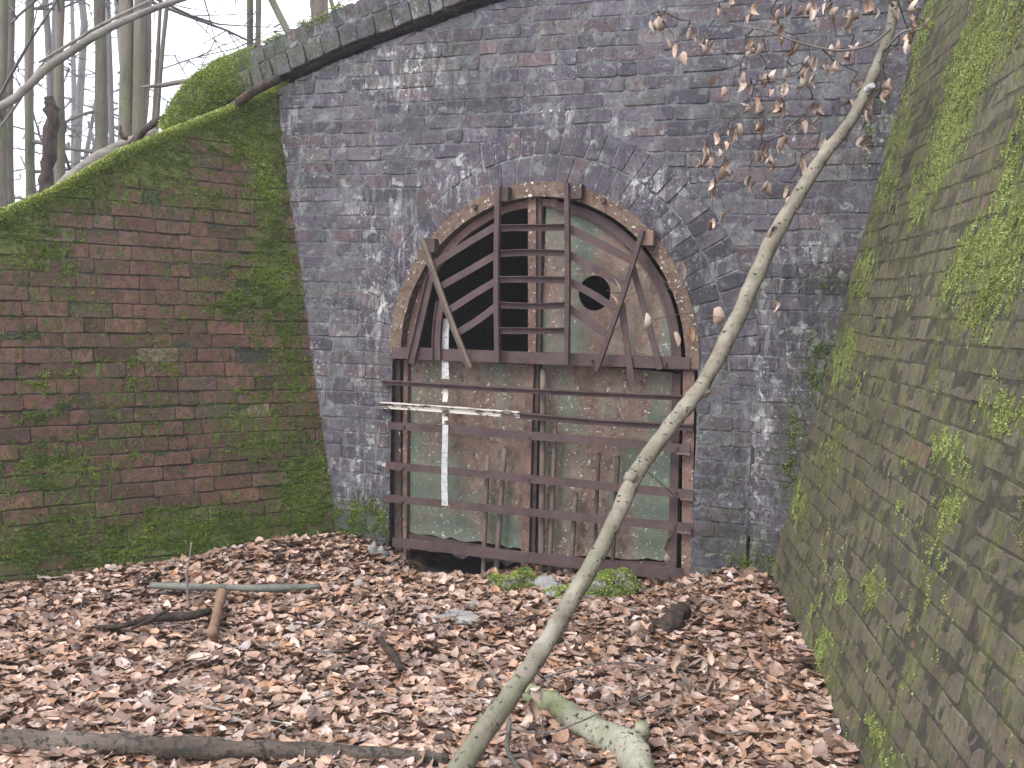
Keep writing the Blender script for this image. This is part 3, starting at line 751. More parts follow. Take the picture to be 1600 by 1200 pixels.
# ------------------------------------------------------------ the iron gate
gate = empty('iron_gate', 'rusty iron tunnel gate with crossbars, ladder grille and flaking green sheet panels', 'gate', PF.m)
def band(mb, c, a0, b0, a1, b1, t0, t1, y0, y1, n=48, jit=0.0):
    vs = []
    for i in range(n+1):
        t = t0+(t1-t0)*i/n; j = jit*noise.noise(Vector((t*9, 0, 0)))
        o_ = (c[0]+a1*math.cos(t), c[1]+b1*math.sin(t)); q_ = (c[0]+(a0+j)*math.cos(t), c[1]+(b0+j)*math.sin(t))
        vs += [(o_[0], y0, o_[1]), (q_[0], y0, q_[1]), (q_[0], y1, q_[1]), (o_[0], y1, o_[1])]
    mb.add(vs, [(i*4+j, (i+1)*4+j, (i+1)*4+(j+1) % 4, i*4+(j+1) % 4) for i in range(n) for j in range(4)]+[(3, 2, 1, 0), tuple(n*4+q for q in range(4))])
# outer arched frame
mb = MB(); band(mb, EC, EA-.066, EB-.074, EA+.006, EB+.006, 0, math.pi, -.012, .10, 60, .004)
fr = mb.build('arch_frame', M['ring'], gate)
def G(u, v, w=0.0): return PF.loc(u, v, w)
def px(n): return n/288.0
def bar(name, a, b, wpx, y0, y1, mat, w2=None, flange=None, label=None, seg=10):
    """flat or angle bar from photo point a to b standing at depth y0..y1 of the gate; slightly bent and pitted"""
    A = G(*a, y0); B = G(*b, y0); mb = MB(); h0 = px(wpx)/2; h1 = px(w2 or wpx)/2
    L = math.hypot(B[0]-A[0], B[1]-A[1]); nx, nzz = -(B[1]-A[1])/L, (B[0]-A[0])/L; sd_ = random.random()*50
    bow = random.gauss(0, .0022)
    vs = []
    for i in range(seg+1):
        t = i/seg; h = h0+(h1-h0)*t; o = bow*math.sin(math.pi*t)*2+.0012*noise.noise(Vector((t*6, sd_, 0))); hh = h*(1+.05*noise.noise(Vector((t*9, sd_, 4))))
        x = A[0]+(B[0]-A[0])*t; z = A[1]+(B[1]-A[1])*t; dy = .002*noise.noise(Vector((t*5, sd_, 9)))
        for (k_, yy) in ((hh, y0), (-hh, y0), (-hh, y1), (hh, y1)): vs.append((x+nx*(o+k_), yy+dy, z+nzz*(o+k_)))
    mb.add(vs, [(i*4+j, (i+1)*4+j, (i+1)*4+(j+1) % 4, i*4+(j+1) % 4) for i in range(seg) for j in range(4)]+[(3, 2, 1, 0), tuple(seg*4+q for q in range(4))])
    if flange:                       # thin leg of an angle or tee section standing forward of the upper edge
        side, fw, ft = flange; vs = []
        for i in range(seg+1):
            t = i/seg; h = (h0+(h1-h0)*t)*side; x = A[0]+(B[0]-A[0])*t; z = A[1]+(B[1]-A[1])*t; o = bow*math.sin(math.pi*t)*2
            for (k_, yy) in ((h, y0-fw), (h-side*ft, y0-fw), (h-side*ft, y0+.0005), (h, y0+.0005)): vs.append((x+nx*(o+k_), yy, z+nzz*(o+k_)))
        mb.add(vs, [(i*4+j, (i+1)*4+j, (i+1)*4+(j+1) % 4, i*4+(j+1) % 4) for i in range(seg) for j in range(4)]+[(3, 2, 1, 0), tuple(seg*4+q for q in range(4))])
    o = mb.build(name, mat, gate)
    if label: o['label'] = label
    return o
# side frames in the jambs and leaf stiles
def post(name, pts, wpx, y0, y1, mat, label=None):
    mb = MB(); 
    for a, b in zip(pts, pts[1:]): mb.quadbox(G(*a, y0), G(*b, y0), px(wpx)/2, px(wpx)/2, y0, y1)
    o = mb.build(name, mat, gate)
    if label: o['label'] = label
    return o
post('side_frame', [(619, 563), (622, 880)], 13, .045, .14, M['rustdark'])
post('side_frame', [(1076, 580), (1073, 922)], 17, .012, .14, M['rust'], 'right side frame with whitish flaking paint')
post('stile', [(634, 563), (631, 882)], 8, .06, .12, M['rust'], 'thin left stile with pinkish peeling paint')
post('stile', [(828, 566), (819, 905)], 13, .055, .10, M['rust'], 'centre stile mottled pink and brown')
post('stile', [(840, 566), (832, 905)], 6, .07, .12, M['rustdark'])
post('stile', [(1057, 584), (1050, 888)], 13, .05, .10, M['bar'])
post('mullion', [(831, 300), (831, 552)], 13, .02, .07, M['rust'], 'upper mullion with pale worn patches')
post('mullion', [(843, 302), (841, 552)], 7, .04, .09, M['bar'])
# sheet panels
def sheet(name, poly, y, mat, hole=None, th=.004, dent=.0):
    bm = bmesh.new(); vs = [bm.verts.new((x, y, z)) for x, z in poly]; edges = [bm.edges.new((vs[i], vs[(i+1) % len(vs)])) for i in range(len(vs))]
    if hole:
        hx, hz, hr = hole; hv = [bm.verts.new((hx+hr*math.cos(2*math.pi*i/28), y, hz+hr*1.06*math.sin(2*math.pi*i/28))) for i in range(28)]
        edges += [bm.edges.new((hv[i], hv[(i+1) % 28])) for i in range(28)]
    bmesh.ops.triangle_fill(bm, edges=edges, use_beauty=True)
    bmesh.ops.recalc_face_normals(bm, faces=bm.faces)
    r = bmesh.ops.extrude_face_region(bm, geom=list(bm.faces)); 
    bmesh.ops.translate(bm, verts=[g for g in r['geom'] if isinstance(g, bmesh.types.BMVert)], vec=(0, th, 0))
    bmesh.ops.recalc_face_normals(bm, faces=bm.faces)
    me = bpy.data.meshes.new(name); bm.to_mesh(me); bm.free(); me.materials.append(mat)
    o = bpy.data.objects.new(name, me); C.objects.link(o); o.parent = gate; return o
a0, a1 = G(642, 560, .09), G(822, 570, .09); b0, b1 = G(816, 858, .09), G(640, 832, .09)
jag = [(b1[0]+(b0[0]-b1[0])*i/16, b1[1]+(b0[1]-b1[1])*i/16+random.uniform(-.012, .012)) for i in range(17)]
o = sheet('panel', [a1, a0]+jag, .09, M['panel']); o['label'] = 'lower left sheet panel with a ragged rotten bottom edge'
a0, a1 = G(846, 566, .09), G(1053, 582, .09); b0, b1 = G(1048, 876, .09), G(840, 866, .09)
sheet('panel', [a1, a0]+[(b1[0]+(b0[0]-b1[0])*i/12, b1[1]+(b0[1]-b1[1])*i/12+random.uniform(-.008, .008)) for i in range(13)], .09, M['panel'])['label'] = 'lower right sheet panel, green with white specks'
xl, zb = G(846, 556, .08); pa, pb = EA-.125, EB-.115
arc = []
tm = math.acos(max(-1, min(1, (xl-EC[0])/pa)))
for i in range(31):
    t = tm*(1-i/30); arc.append((EC[0]+pa*math.cos(t), EC[1]+pb*math.sin(t)))
hx, hz = G(929, 458, .075)
o = sheet('panel', [(xl, zb-.02)]+arc+[(arc[-1][0], zb-.02)], .075, M['panelrust'], hole=(hx, hz, px(25.5)), th=.005); o['label'] = 'upper right half-arch panel pierced by a round hole'
# inner arch ribs
mb = MB(); band(mb, EC, EA-.150, EB-.138, EA-.098, EB-.094, math.pi*.0, math.pi*.47, .035, .062, 30); mb.build('inner_rib', M['bar'], gate)
mb = MB(); band(mb, EC, EA-.115, EB-.12, EA-.073, EB-.08, math.pi*.47, math.pi, .05, .085, 30, .006); mb.build('inner_rib', M['rust'], gate)
# rotten bottom rails of the leaves
mb = MB(); A, B = G(640, 842, .085), G(816, 873, .085); n = 16; vs = []
for i in range(n+1):
    t = i/n; x = A[0]+(B[0]-A[0])*t; z = A[1]+(B[1]-A[1])*t
    vs += [(x, .075, z+.035+random.uniform(-.004, .004)), (x, .075+random.uniform(-.004, .004), z-.035+random.uniform(-.025, .012)), (x, .11, z-.03+random.uniform(-.01, .01)), (x, .11, z+.035)]
mb.add(vs, [(i*4+j, (i+1)*4+j, (i+1)*4+(j+1) % 4, i*4+(j+1) % 4) for i in range(n) for j in range(4)]); mb.build('bottom_rail', M['rustdark'], gate)['label'] = 'rotten bottom rail hanging over a black gap'
mb = MB(); A, B = G(842, 880, .085), G(1050, 888, .085); mb.quadbox(A, B, .03, .03, .075, .11); mb.build('bottom_rail', M['rustdark'], gate)
# upright pipes and rods, behind the crossbars
for a, b, wp, m_, lb in (((848, 577), (845, 912), 10, 'pipe', 'tall thick upright pipe beside the centre stile'), ((867, 668), (857, 912), 8, 'pipe', None), ((899, 770), (890, 915), 8, 'pipe', 'short upright pipe with a pale side'),
        ((935, 708), (927, 905), 6, 'bar', None), ((965, 713), (955, 908), 7, 'bar', None), ((761, 713), (753, 926), 8, 'pipe', None), ((788, 699), (772, 930), 9, 'pipe', None)):
    A, B = G(*a, .02), G(*b, .02); mb = MB(); r = px(wp)/2
    K = 8; mb.tube([(A[0]+(B[0]-A[0])*i/K+.002*nz((i, A[0]*9, 0), 1.3), .028-min(r, .0)+.002*nz((i, 3, A[0]), 1.7), A[1]+(B[1]-A[1])*i/K) for i in range(K+1)], r, 10)
    o = mb.build('upright_pipe', M[m_], gate, smooth=True); 
    if lb: o['label'] = lb
# transom and crossbars
bar('transom', (612, 551), (1078, 568), 19, -.024, .045, M['bar'], 17)
BARS = [((597, 597), (1070, 622), 8, None, 'top crossbar, a thin angle with a light upper edge'),
        ((607, 665), (1078, 702), 12, 13, None), ((603, 727), (1083, 773), 12, 13, None), ((599, 778), (1079, 825), 12, 13, None),
        ((613, 847), (1068, 899), 15, 19, 'lowest and widest crossbar')]
for i, (a, b, w0, w1, lb) in enumerate(BARS):
    if i == 0: bar('crossbar', a, b, w0, -.030, -.012, M['bar'], w1, flange=(1, .018, .006), label=lb)
    else: 
        o = bar('crossbar', a, b, w0, -.030, -.018, M['bar'], w1, label=lb)
        if i < 4:                    # pale cut end at the right
            e = G(b[0]-10, b[1]+7, -.030); mb = MB(); mb.box(e[0]-.035, e[0]+.035, -.034, -.0305, e[1]-.006, e[1]+.004); t = mb.build('end_plate', M['rust'], gate)
bar('crossbar', (810, 649), (1083, 668), 10, -.030, -.012, M['bar'], 10, flange=(1, .018, .006))
bar('crossbar', (595, 633), (812, 648.5), 11, -.031, -.012, M['white_peel'], 10, flange=(1, .016, .005), label='crossbar half with peeling white paint')
# white upright strip
bar('painted_strip', (697, 498), (696, 592), 11, -.012, -.004, M['white'], 12, label='clean white upper length of the vertical strip')
bar('painted_strip', (696, 604), (695, 628), 9, -.012, -.004, M['white_peel'], 9)
bar('painted_strip', (695, 642), (695, 664), 10, -.012, -.004, M['white_peel'], 10)
bar('painted_strip', (696, 664), (695, 790), 10, -.040, -.032, M['white'], 11, label='white lower length of the vertical strip')
bar('lug', (686, 791), (705, 791), 7, -.036, -.0305, M['ring'], 7)
for u, v in ((631, 667), (630, 731), (629, 783), (827, 685), (826, 751), (825, 806), (1058, 700), (1056, 770), (1054, 822), (640, 857), (822, 880), (1045, 899), (650, 553), (1040, 568), (925, 563)):
    x, z = G(u, v, -.03); mb = MB(); mb.tube([(x, -.042, z), (x, -.028, z)], .009, 6); mb.build('bolt', M['rustdark'], gate)
# ladder
for a, b, k_ in (((778, 291), (777, 566), 0), ((885, 286), (885, 569), 1)):
    bar('ladder_post', a, b, 10 if k_ == 0 else 9, -.075, -.060, M['bar'], flange=(1, .02, .005))
for yl, yr in ((356.5, 355), (396.5, 396), (437, 437.5), (476.5, 477), (516.5, 517)):
    bar('ladder_rung', (782, yl), (882, yr), 10, -.066, -.058, M['bar'], flange=(1, .022, .004))
# herringbone flats
for a, b in (((679, 412), (773, 354)), ((691, 446), (773, 399)), ((704, 483), (773, 440)), ((716, 519), (773, 480))):
    bar('diagonal_flat', a, b, 11, -.052, -.044, M['bar'])
for a, b, wp in (((889, 357), (986, 406), 12), ((889, 398), (971, 444), 11), ((889, 440), (959, 481), 11), ((889, 482), (946, 522), 11)):
    bar('diagonal_flat', a, b, wp, -.052, -.044, M['bar'])
bar('leaning_angle', (660, 375), (734, 574), 8, -.085, -.070, M['pipe'], 7, flange=(-1, .016, .004), label='left leaning angle bar in front of the black opening')
bar('leaning_angle', (1004, 359), (931, 580), 8, -.085, -.070, M['bar'], 8, flange=(1, .016, .004), label='right leaning angle bar crossing the hole panel')
for a, b, wp in (((673, 430), (641, 568), 12), ((689, 470), (682, 563), 13)):
    bar('slanting_bar', a, b, wp, -.045, -.030, M['bar'], flange=(-1, .014, .005))
for a, b, wp in (((988, 417), (1031, 577), 9), ((971, 474), (987, 597), 10)):
    bar('slanting_bar', a, b, wp, -.045, -.034, M['bar'])
# brackets holding the posts off the ring
for u, v in ((787, 304), (901, 300), (673, 384), (1012, 372)):
    x, z = G(u, v, -.045); mb = MB(); mb.box(x-.035, x+.035, -.072, -.018, z-.038, z+.038); mb.box(x-.035, x-.027, -.072, -.018, z-.05, z+.042)
    mb.build('bracket', M['rustdark'] if u < 1000 else M['rust'], gate)
for u, v in ((742, 323), (943, 313)):
    x, z = G(u, v, -.02); mb = MB(); mb.tube([(x, -.035, z), (x, -.015, z)], .016, 6); mb.build('bolt', M['rustdark'], gate)

# ------------------------------------------------------------ leaning sapling
SP = [(660, 1290, 42), (712, 1212, 41), (765, 1130, 39), (822, 1052, 36), (868, 980, 34), (925, 882, 32), (965, 805, 29), (984, 757, 31), (1008, 718, 31), (1056, 655, 28), (1100, 598, 27), (1145, 512, 28), (1178, 440, 27), (1205, 380, 27), (1240, 318, 24), (1287, 243, 21), (1332, 185, 19), (1366, 115, 18), (1390, 50, 16), (1397, 0, 14), (1402, -90, 12), (1398, -200, 9)]
D0, D1 = 3.02, 4.85
sp = []; rad = []
for i, (u, v, wpx) in enumerate(SP):
    t = max(-.1, min(1.05, (1290-v)/1290))**.9; d = D0+(D1-D0)*t
    sp.append(at(u, v, d)); rad.append(mm(wpx*(W_SAP if v > 700 else .9), d)/2)
g0 = sp[0]-(sp[1]-sp[0])*.6; g0.z = gz(g0.x, g0.y)-.02
sp = [g0]+sp; rad = [rad[0]*1.08]+rad
sap = empty('leaning_sapling', 'slim pale grey-green beech trunk leaning across the gate to the upper right', 'tree', Matrix.Translation(g0))
def to(root, pts): return [p-root for p in pts]
mb = MB(); cpts = crv(to(g0, sp), 7); cr = lerp_list(rad, 7); mb.tube(cpts, cr, 18, .2)
for u, v, r in ((985, 750, .022), (1100, 615, .02), (1212, 372, .018), (1150, 505, .014), (905, 912, .016), (1000, 700, .014), (1290, 235, .014), (838, 1045, .018), (1240, 330, .01), (1320, 190, .012)):
    i = min(range(len(cpts)), key=lambda k: (lambda q: (q[0]-u)**2+(q[1]-v)**2)((lambda p: (800+FPX*(p-CAM).dot(R_)/(p-CAM).dot(F_), 600-FPX*(p-CAM).dot(U_)/(p-CAM).dot(F_)))(cpts[k]+g0)))
    p = cpts[i]; t = (cpts[min(i+1, len(cpts)-1)]-cpts[i-1]).normalized(); sdv = t.cross(Vector((random.uniform(-1, 1), -1, random.uniform(-1, 1)))).normalized(); s2 = sdv if random.random() < .5 else -sdv
    mb.tube([p+s2*cr[i]*.5, p+s2*(cr[i]*.95), p+s2*(cr[i]+r*.4)+t*r*.4], [r*1.5, r*.85, r*.45], 8, .1)
mtr = mb
mb = MB(); c_ = at(1357, 139, 4.56); mb.tube(to(g0, [c_+Vector((0, .02, 0)), c_+Vector((.004, -.03, .008))]), [.014, .012], 10); mb.build('cut_stub', M['white'], sap)['label'] = 'pale freshly cut branch stub'
# lenticels / scars belong to the bark
mb = mtr
for _ in range(46):
    i = random.randint(4, len(cpts)-12); p = cpts[i].lerp(cpts[i+1], random.random()); t = (cpts[i+1]-cpts[i-1]).normalized()
    side = t.cross(Vector((0, -1, 0))).normalized(); frn = side.cross(t); 
    if frn.dot(CAM-(p+g0)) < 0: frn = -frn
    a = random.uniform(-1.1, 1.1); d = frn*math.cos(a)+side*math.sin(a); tg = side*math.cos(a)-frn*math.sin(a); w_ = random.uniform(.003, .008); q = p+d*(cr[i]*1.0)
    k0 = len(mb.mi); mb.tube([q-tg*w_, q+d*.0012, q+tg*w_], [.0008, .0030, .0008], 5); mb.mi[k0:] = [1]*(len(mb.mi)-k0)
mb.build('trunk', [M['sap'], M['deadwood']], sap, smooth=True)
# side branches
BR = [[(1392, 45), (1366, 66), (1340, 76), (1305, 79), (1270, 72), (1235, 62), (1200, 48), (1160, 42), (1110, 28)],
      [(1396, 10), (1370, -20), (1300, -50), (1200, -70), (1100, -80)],
      [(1380, 80), (1410, 50), (1440, 45), (1450, 30)],
      [(1325, 190), (1290, 120), (1345, 60), (1340, 0)],
      [(1366, 118), (1330, 95), (1262, 145), (1200, 200)]]
mb = MB(); broots = []
for b in BR[:3]:
    d = 4.72; pp = crv(to(g0, [at(u, v, d-.02*i) for i, (u, v) in enumerate(b)]), 5); mb.tube(pp, [max(.0022, .0062*(1-.7*i/len(pp))) for i in range(len(pp))], 6, .1); broots += [(p+g0) for p in pp[::3]]
mb.build('branch', M['twig'], sap, smooth=True)
# hanging leaf positions
LZ = [(270,70),(320,75),(410,100),(470,130),(365,160),(345,150),(520,35),(620,50),(700,70),(600,150),(620,175),(670,160),(725,100),(790,155),(825,200),(490,265),(585,255),(675,260),(750,245),(815,265),(545,310),(620,305),(700,305),(755,300),(795,300),(630,360),(670,370),(735,375),(860,380),(820,430),(560,450),(580,475),(515,485),(670,440),(745,490),(865,500),(660,530),(690,540),(715,575),(465,520),(525,530),(460,560),(485,565),(540,590),(490,635),(625,625),(675,655),(495,690),(525,755),(490,790),(755,700),(760,670),(815,580),(895,10),(920,150),(990,60),(995,150),(890,210),(985,190),(1000,285),(1090,290),(975,350),(1060,390),(1015,490),(1155,30),(1190,40),(1215,90),(1230,60),(1105,320),(1045,370),(720,10),(740,15),(770,20),(820,12),(840,20),(560,5),(645,8),(950,45),(980,30),(1190,150),(1200,120),(900,15),(680,270),(690,245),(760,290),(805,250),(825,245),(830,415),(850,370),(640,345),(660,375),(740,360),(755,480),(735,510),(655,515),(565,440),(480,565),(470,545),(535,585),(540,600),(810,570),(1175,10),(300,50),(290,65),(420,110),(475,150),(905,225),(915,240),(1060,20),(1040,10)]
LV = [(900+a*.4375, b*.4375) for a, b in LZ]
BIGL = [(1198, 362, 24), (1226, 378, 22), (1207, 395, 20), (1134, 492, 22), (1068, 415, 24), (970, 470, 20), (1017, 500, 22), (1075, 520, 16), (1057, 525, 18), (1213, 472, 14), (975, 455, 16), (1038, 850, 26), (1040, 870, 16)]
depth = {}
nodes = [(p, True) for p in broots]
items = []
for (u, v) in LV: items.append(at(u+random.uniform(-3, 3), v, 4.62+random.uniform(-.12, .25)))
# hang twigs: greedy tree from the branches
conn = [(p, None) for p in broots]; rem = sorted(items, key=lambda p: -p.z)
mb = MB()
for p in rem:
    top = p+Vector((0, 0, .03))
    best = min(conn, key=lambda c: (c[0]-top).length+ (1.5*max(0, top.z-c[0].z)))[0]
    mid = (best+top)/2+Vector((random.gauss(0, .01), random.gauss(0, .01), -.012))
    if (best-top).length < .55: mb.tube(to(g0, [best, mid, top, p+Vector((0, 0, .012))]), [.003, .0026, .002, .0014], 4, cap=False)
    conn.append((top, None))
LS = [((1055, 525), (1030, 430), (1120, 560)), ((950, 470), (1040, 450), (1160, 475)), ((1075, 520), (1098, 540), (1124, 552)), ((1215, 470), (1205, 430), (1192, 412)), ((1040, 860), (1062, 790), (1000, 727)), ((1017, 500), (1075, 490), (1150, 500))]
for l_ in LS:
    de = D0+(D1-D0)*((1290-l_[-1][1])/1290)**.9
    mb.tube(to(g0, crv([at(u, v, 4.42+(de-4.42)*i/(len(l_)-1)) for i, (u, v) in enumerate(l_)], 4)), .0016, 4, cap=False)
mb.build('twigs', M['darktwig'], sap)
def hang_leaves(name, P, ln_m, root, mat, parent, stand=1):
    P = np.array([[*(p-root)] for p in P]); n = len(P); L_ = np.array(ln_m)
    P[:, 2] -= L_*.5*stand
    return leaf_cloud(name, P, rng.uniform(0, 6.28, n), -stand*rng.normal(1.25, .25, n), rng.normal(0, .6, n), L_, rng.random(n), rng.random(n), mat, rng.normal(.7, .8, n), rng.normal(1.3, .8, n), .46, parent)
allp = list(rem)+[p+Vector((random.gauss(0, .012), random.gauss(0, .012), random.gauss(-.008, .012))) for p in rem if random.random() < .6]
lens = [random.uniform(.042, .064) for _ in allp]
for u, v, s_ in BIGL: allp.append(at(u, v-s_*.4, 4.35)); lens.append(mm(s_*1.35, 4.35))
hang_leaves('leaves', allp, lens, g0, M['dryleaf'], sap)['label'] = 'curled dry brown leaves still hanging'

# ------------------------------------------------------------ sticks, logs, stones on the ground
def stick(name, pix, wpx, mat, label, cat, z=.10, jit=.15, n=10, dz=None, extra=None, group=None):
    pts = [];
    for i, (u, v) in enumerate(pix):
        p = on_ground(u, v, z if dz is None else dz[i]); pts.append(p)
    root = pts[0].copy(); 
    ds = [(p-CAM).length for p in pts]; ws = wpx if hasattr(wpx, '__len__') else [wpx]*len(pts)
    rad = [mm(w_, d)/2 for w_, d in zip(ws, ds)]
    mb = MB(); mb.tube(crv(to(root, pts), 6), lerp_list(rad, 6), n, jit, seed=random.random()*9)
    if extra:
        for ep, ew in extra:
            q = [on_ground(u, v, zz) for u, v, zz in ep]; mb.tube(crv(to(root, q), 5), lerp_list([mm(w_, (a-CAM).length)/2 for w_, a in zip(ew, q)], 5), n, jit, seed=random.random()*9)
    o = mb.build(name, mat, smooth=True); o.location = root; return tag(o, label, cat, group)
stick('log', [(-260, 1155), (-60, 1158), (90, 1162), (250, 1170), (420, 1172), (570, 1178), (700, 1187)], [40, 38, 34, 30, 27, 23, 16], M['log'], 'long dark damp log lying across the bottom left corner', 'log', z=.115, jit=.45, n=18)
stick('forked_log', [(822, 1078), (860, 1098), (905, 1128), (950, 1150), (985, 1170), (1005, 1215), (1020, 1260)], [24, 36, 38, 40, 48, 40, 36], M['forked'], 'pale green forked log half buried in leaves beneath the leaning trunk', 'log', z=.13, jit=.42, n=18,
      extra=[([(975, 1165, .14), (1000, 1150, .16), (1003, 1132, .20)], [30, 26, 20])])
stick('stick', [(235, 914), (290, 917), (360, 918), (430, 919), (500, 916)], [9, 11, 9, 12, 8], M['stickgreen'], 'straight grey-green stick lying on the leaves near the left wing wall', 'stick', z=.15)
stick('stick', [(347, 925), (341, 950), (336, 972), (331, 990)], [17, 14, 14, 16], M['brownstick'], 'short brown sawn stick pointing at the camera below the grey-green stick', 'stick', z=.14)
stick('dead_branch', [(150, 980), (190, 978), (225, 968), (260, 964), (300, 962), (328, 953)], [6, 8, 10, 14, 13, 9], M['deadwood'], 'dark rotten branch with a silvery splinter, left of the short brown stick', 'branch', z=.14, extra=[([(205, 983, .14), (235, 968, .16), (266, 951, .19)], [5, 6, 4])])
stick('dead_branch', [(594, 998), (604, 1012), (618, 1028), (626, 1046)], [8, 12, 12, 10], M['deadwood'], 'small curved dark stick in open leaves midway to the gate', 'branch', z=.13)
stick('stump', [(1022, 1015), (1034, 990), (1050, 972), (1066, 955)], [22, 34, 34, 24], M['deadwood'], 'dark decaying wood stump among the leaves right of the leaning trunk', 'stump', z=.14, jit=.7, n=14, dz=[.06, .10, .14, .165])
def polestick(name, pts, rad, mat, label, cat, jit=.1, n=8, extra=None):
    root = pts[0].copy(); mb = MB(); mb.tube(crv(to(root, pts), 6), lerp_list(rad, 6), n, jit)
    for ep, er in (extra or []): mb.tube(crv(to(root, ep), 6), lerp_list(er, 6), n, jit)
    o = mb.build(name, mat, smooth=True); o.location = root; return tag(o, label, cat)
b0 = on_ground(294, 950, .07); dd = (b0-CAM).length
polestick('upright_twig', [b0, at(293, 918, dd), at(292, 895, dd), at(296, 875, dd), at(299, 847, dd)], [.006, .006, .005, .005, .004], M['twig'], 'thin bare twig standing upright in the leaves by the left wing wall', 'twig')
b0 = on_ground(835, 1250, .1)
polestick('curved_twig', [b0, on_ground(812, 1205, .12), on_ground(793, 1170, .15), on_ground(796, 1130, .17), on_ground(790, 1100, .2)], [.008]*3+[.007, .005], M['stickgreen'], 'curved grey twig rising beside the base of the leaning trunk', 'twig')
polestick('thin_twig', [on_ground(790, 1085, .12), on_ground(765, 1045, .15), on_ground(735, 1010, .17), on_ground(700, 985, .19), on_ground(680, 968, .2)], [.005, .004, .003, .0025, .002], M['twig'], 'thin bare twig over the leaves left of the leaning trunk', 'twig', extra=[([on_ground(735, 1010, .17), on_ground(726, 985, .2)], [.002, .0015])])
polestick('thin_twig', [on_ground(850, 1058, .14), on_ground(900, 1045, .17), on_ground(960, 1035, .19), on_ground(1030, 1040, .17), on_ground(1110, 1050, .14)], [.004, .003, .003, .0025, .002], M['twig'], 'long thin twig arching over leaves right of the leaning trunk', 'twig')
polestick('thin_twig', [on_ground(800, 1140, .14), on_ground(850, 1145, .17), on_ground(900, 1130, .19), on_ground(970, 1100, .17), on_ground(1040, 1075, .14)], [.004, .003, .003, .0025, .002], M['twig'], 'thin twig lying over the pale forked log', 'twig')
for k_ in range(36):
    u, v = random.uniform(30, 1200), random.uniform(930, 1180)
    if u > 1180: continue
    a = random.uniform(-.5, .5); L_ = random.uniform(25, 70)
    zz = gz(*on_ground(u, v, .1).xy)+.045
    o = polestick('fallen_twig', [on_ground(u, v, zz), on_ground(u+L_*.5, v+a*L_*.5+random.uniform(-4, 4), zz+.008), on_ground(u+L_, v+a*L_, zz)], [.003, .003, .0015], M['twig'], 'small fallen twig among the brown leaves', 'twig'); o['group'] = 'small twigs scattered on the leaf litter'

def rock(name, u, v, size, mat, label, cat='stone', seed=0, z=.08, mossy=0, rotz=0.0):
    p = on_ground(u, v, z); bm = bmesh.new(); bmesh.ops.create_icosphere(bm, subdivisions=4, radius=1)
    for q in bm.verts:
        d = 1+.5*noise.noise(q.co*1.3+Vector((seed, 0, 0)))+.28*noise.noise(q.co*3+Vector((0, seed, 0)))+.08*noise.noise(q.co*9)
        q.co = Vector((q.co.x*size[0], q.co.y*size[1], q.co.z*size[2]))*d
    me = bpy.data.meshes.new(name); bm.to_mesh(me); bm.free(); me.materials.append(mat)
    for pl in me.polygons: pl.use_smooth = True
    o = bpy.data.objects.new(name, me); C.objects.link(o); o.location = p; o.rotation_euler.z = rotz; tag(o, label, cat)
    if mossy:
        pts_ = []
        m_ = Matrix.Rotation(rotz, 3, 'Z')
        for _ in range(mossy):
            pl = me.polygons[random.randrange(len(me.polygons))]
            if pl.normal.z < .1 and random.random() < .8: continue
            if noise.noise(pl.center*11+Vector((seed, 0, 0))) < -.25 and random.random() < .9: continue
            a, b, c = [me.vertices[i].co for i in pl.vertices[:3]]; r1, r2 = random.random(), random.random()
            if r1+r2 > 1: r1, r2 = 1-r1, 1-r2
            q = a+(b-a)*r1+(c-a)*r2; pts_.append((q, pl.normal))
        n = len(pts_); P = np.array([tuple(q) for q, _ in pts_]); Nn = np.array([tuple(k) for _, k in pts_])
        d = Nn+rng.normal(0, .6, (n, 3)); d /= np.linalg.norm(d, axis=1)[:, None]; e = np.cross(d, rng.normal(0, 1, (n, 3))); e /= np.linalg.norm(e, axis=1)[:, None]
        s_ = rng.uniform(.005, .013, n)[:, None]; V3 = np.stack([P, P+d*s_*.5+e*s_*.35, P+d*s_, P+d*s_*.5-e*s_*.35], 1).reshape(-1, 3)
        A = np.zeros((n, 4, 4)); A[..., 0] = rng.random(n)[:, None]; A[..., 1] = rng.uniform(.3, .95, n)[:, None]; A[..., 3] = 1
        npmesh('moss_cover', V3, np.arange(n*4).reshape(-1, 4), M['moss'], A.reshape(-1, 4), parent=o)
    return o
rock('stone', 584, 876, (.065, .055, .09), M['stone'], 'small upright grey stone by the gate\'s left foot', seed=1, z=.06)
rock('flat_stone', 716, 974, (.15, .09, .05), M['stone'], 'flat grey stone bedded in leaves left of the leaning trunk', seed=2, z=.09)
rock('mossy_stone', 808, 925, (.13, .10, .10), M['mossrock'], 'bright green mossed stone at the foot of the two left pipes', seed=3, z=.06, mossy=22000)
rock('stone', 852, 930, (.11, .08, .085), M['stone'], 'pale bare stone between two mossy mounds under the gate', seed=4, z=.05)
rock('mossy_mound', 945, 936, (.20, .14, .13), M['mossrock'], 'largest bright green moss mound right of the leaning trunk', seed=5, z=.05, mossy=40000)
rock('mossy_stone', 885, 945, (.14, .10, .08), M['mossrock'], 'dull green mossy stone half hidden behind the leaning trunk', seed=15, z=.05, mossy=9000)
rock('dark_slab', 980, 962, (.17, .07, .03), M['stone'], 'dark flat slab edge in front of the moss mound', cat='slab', seed=6, z=.08)

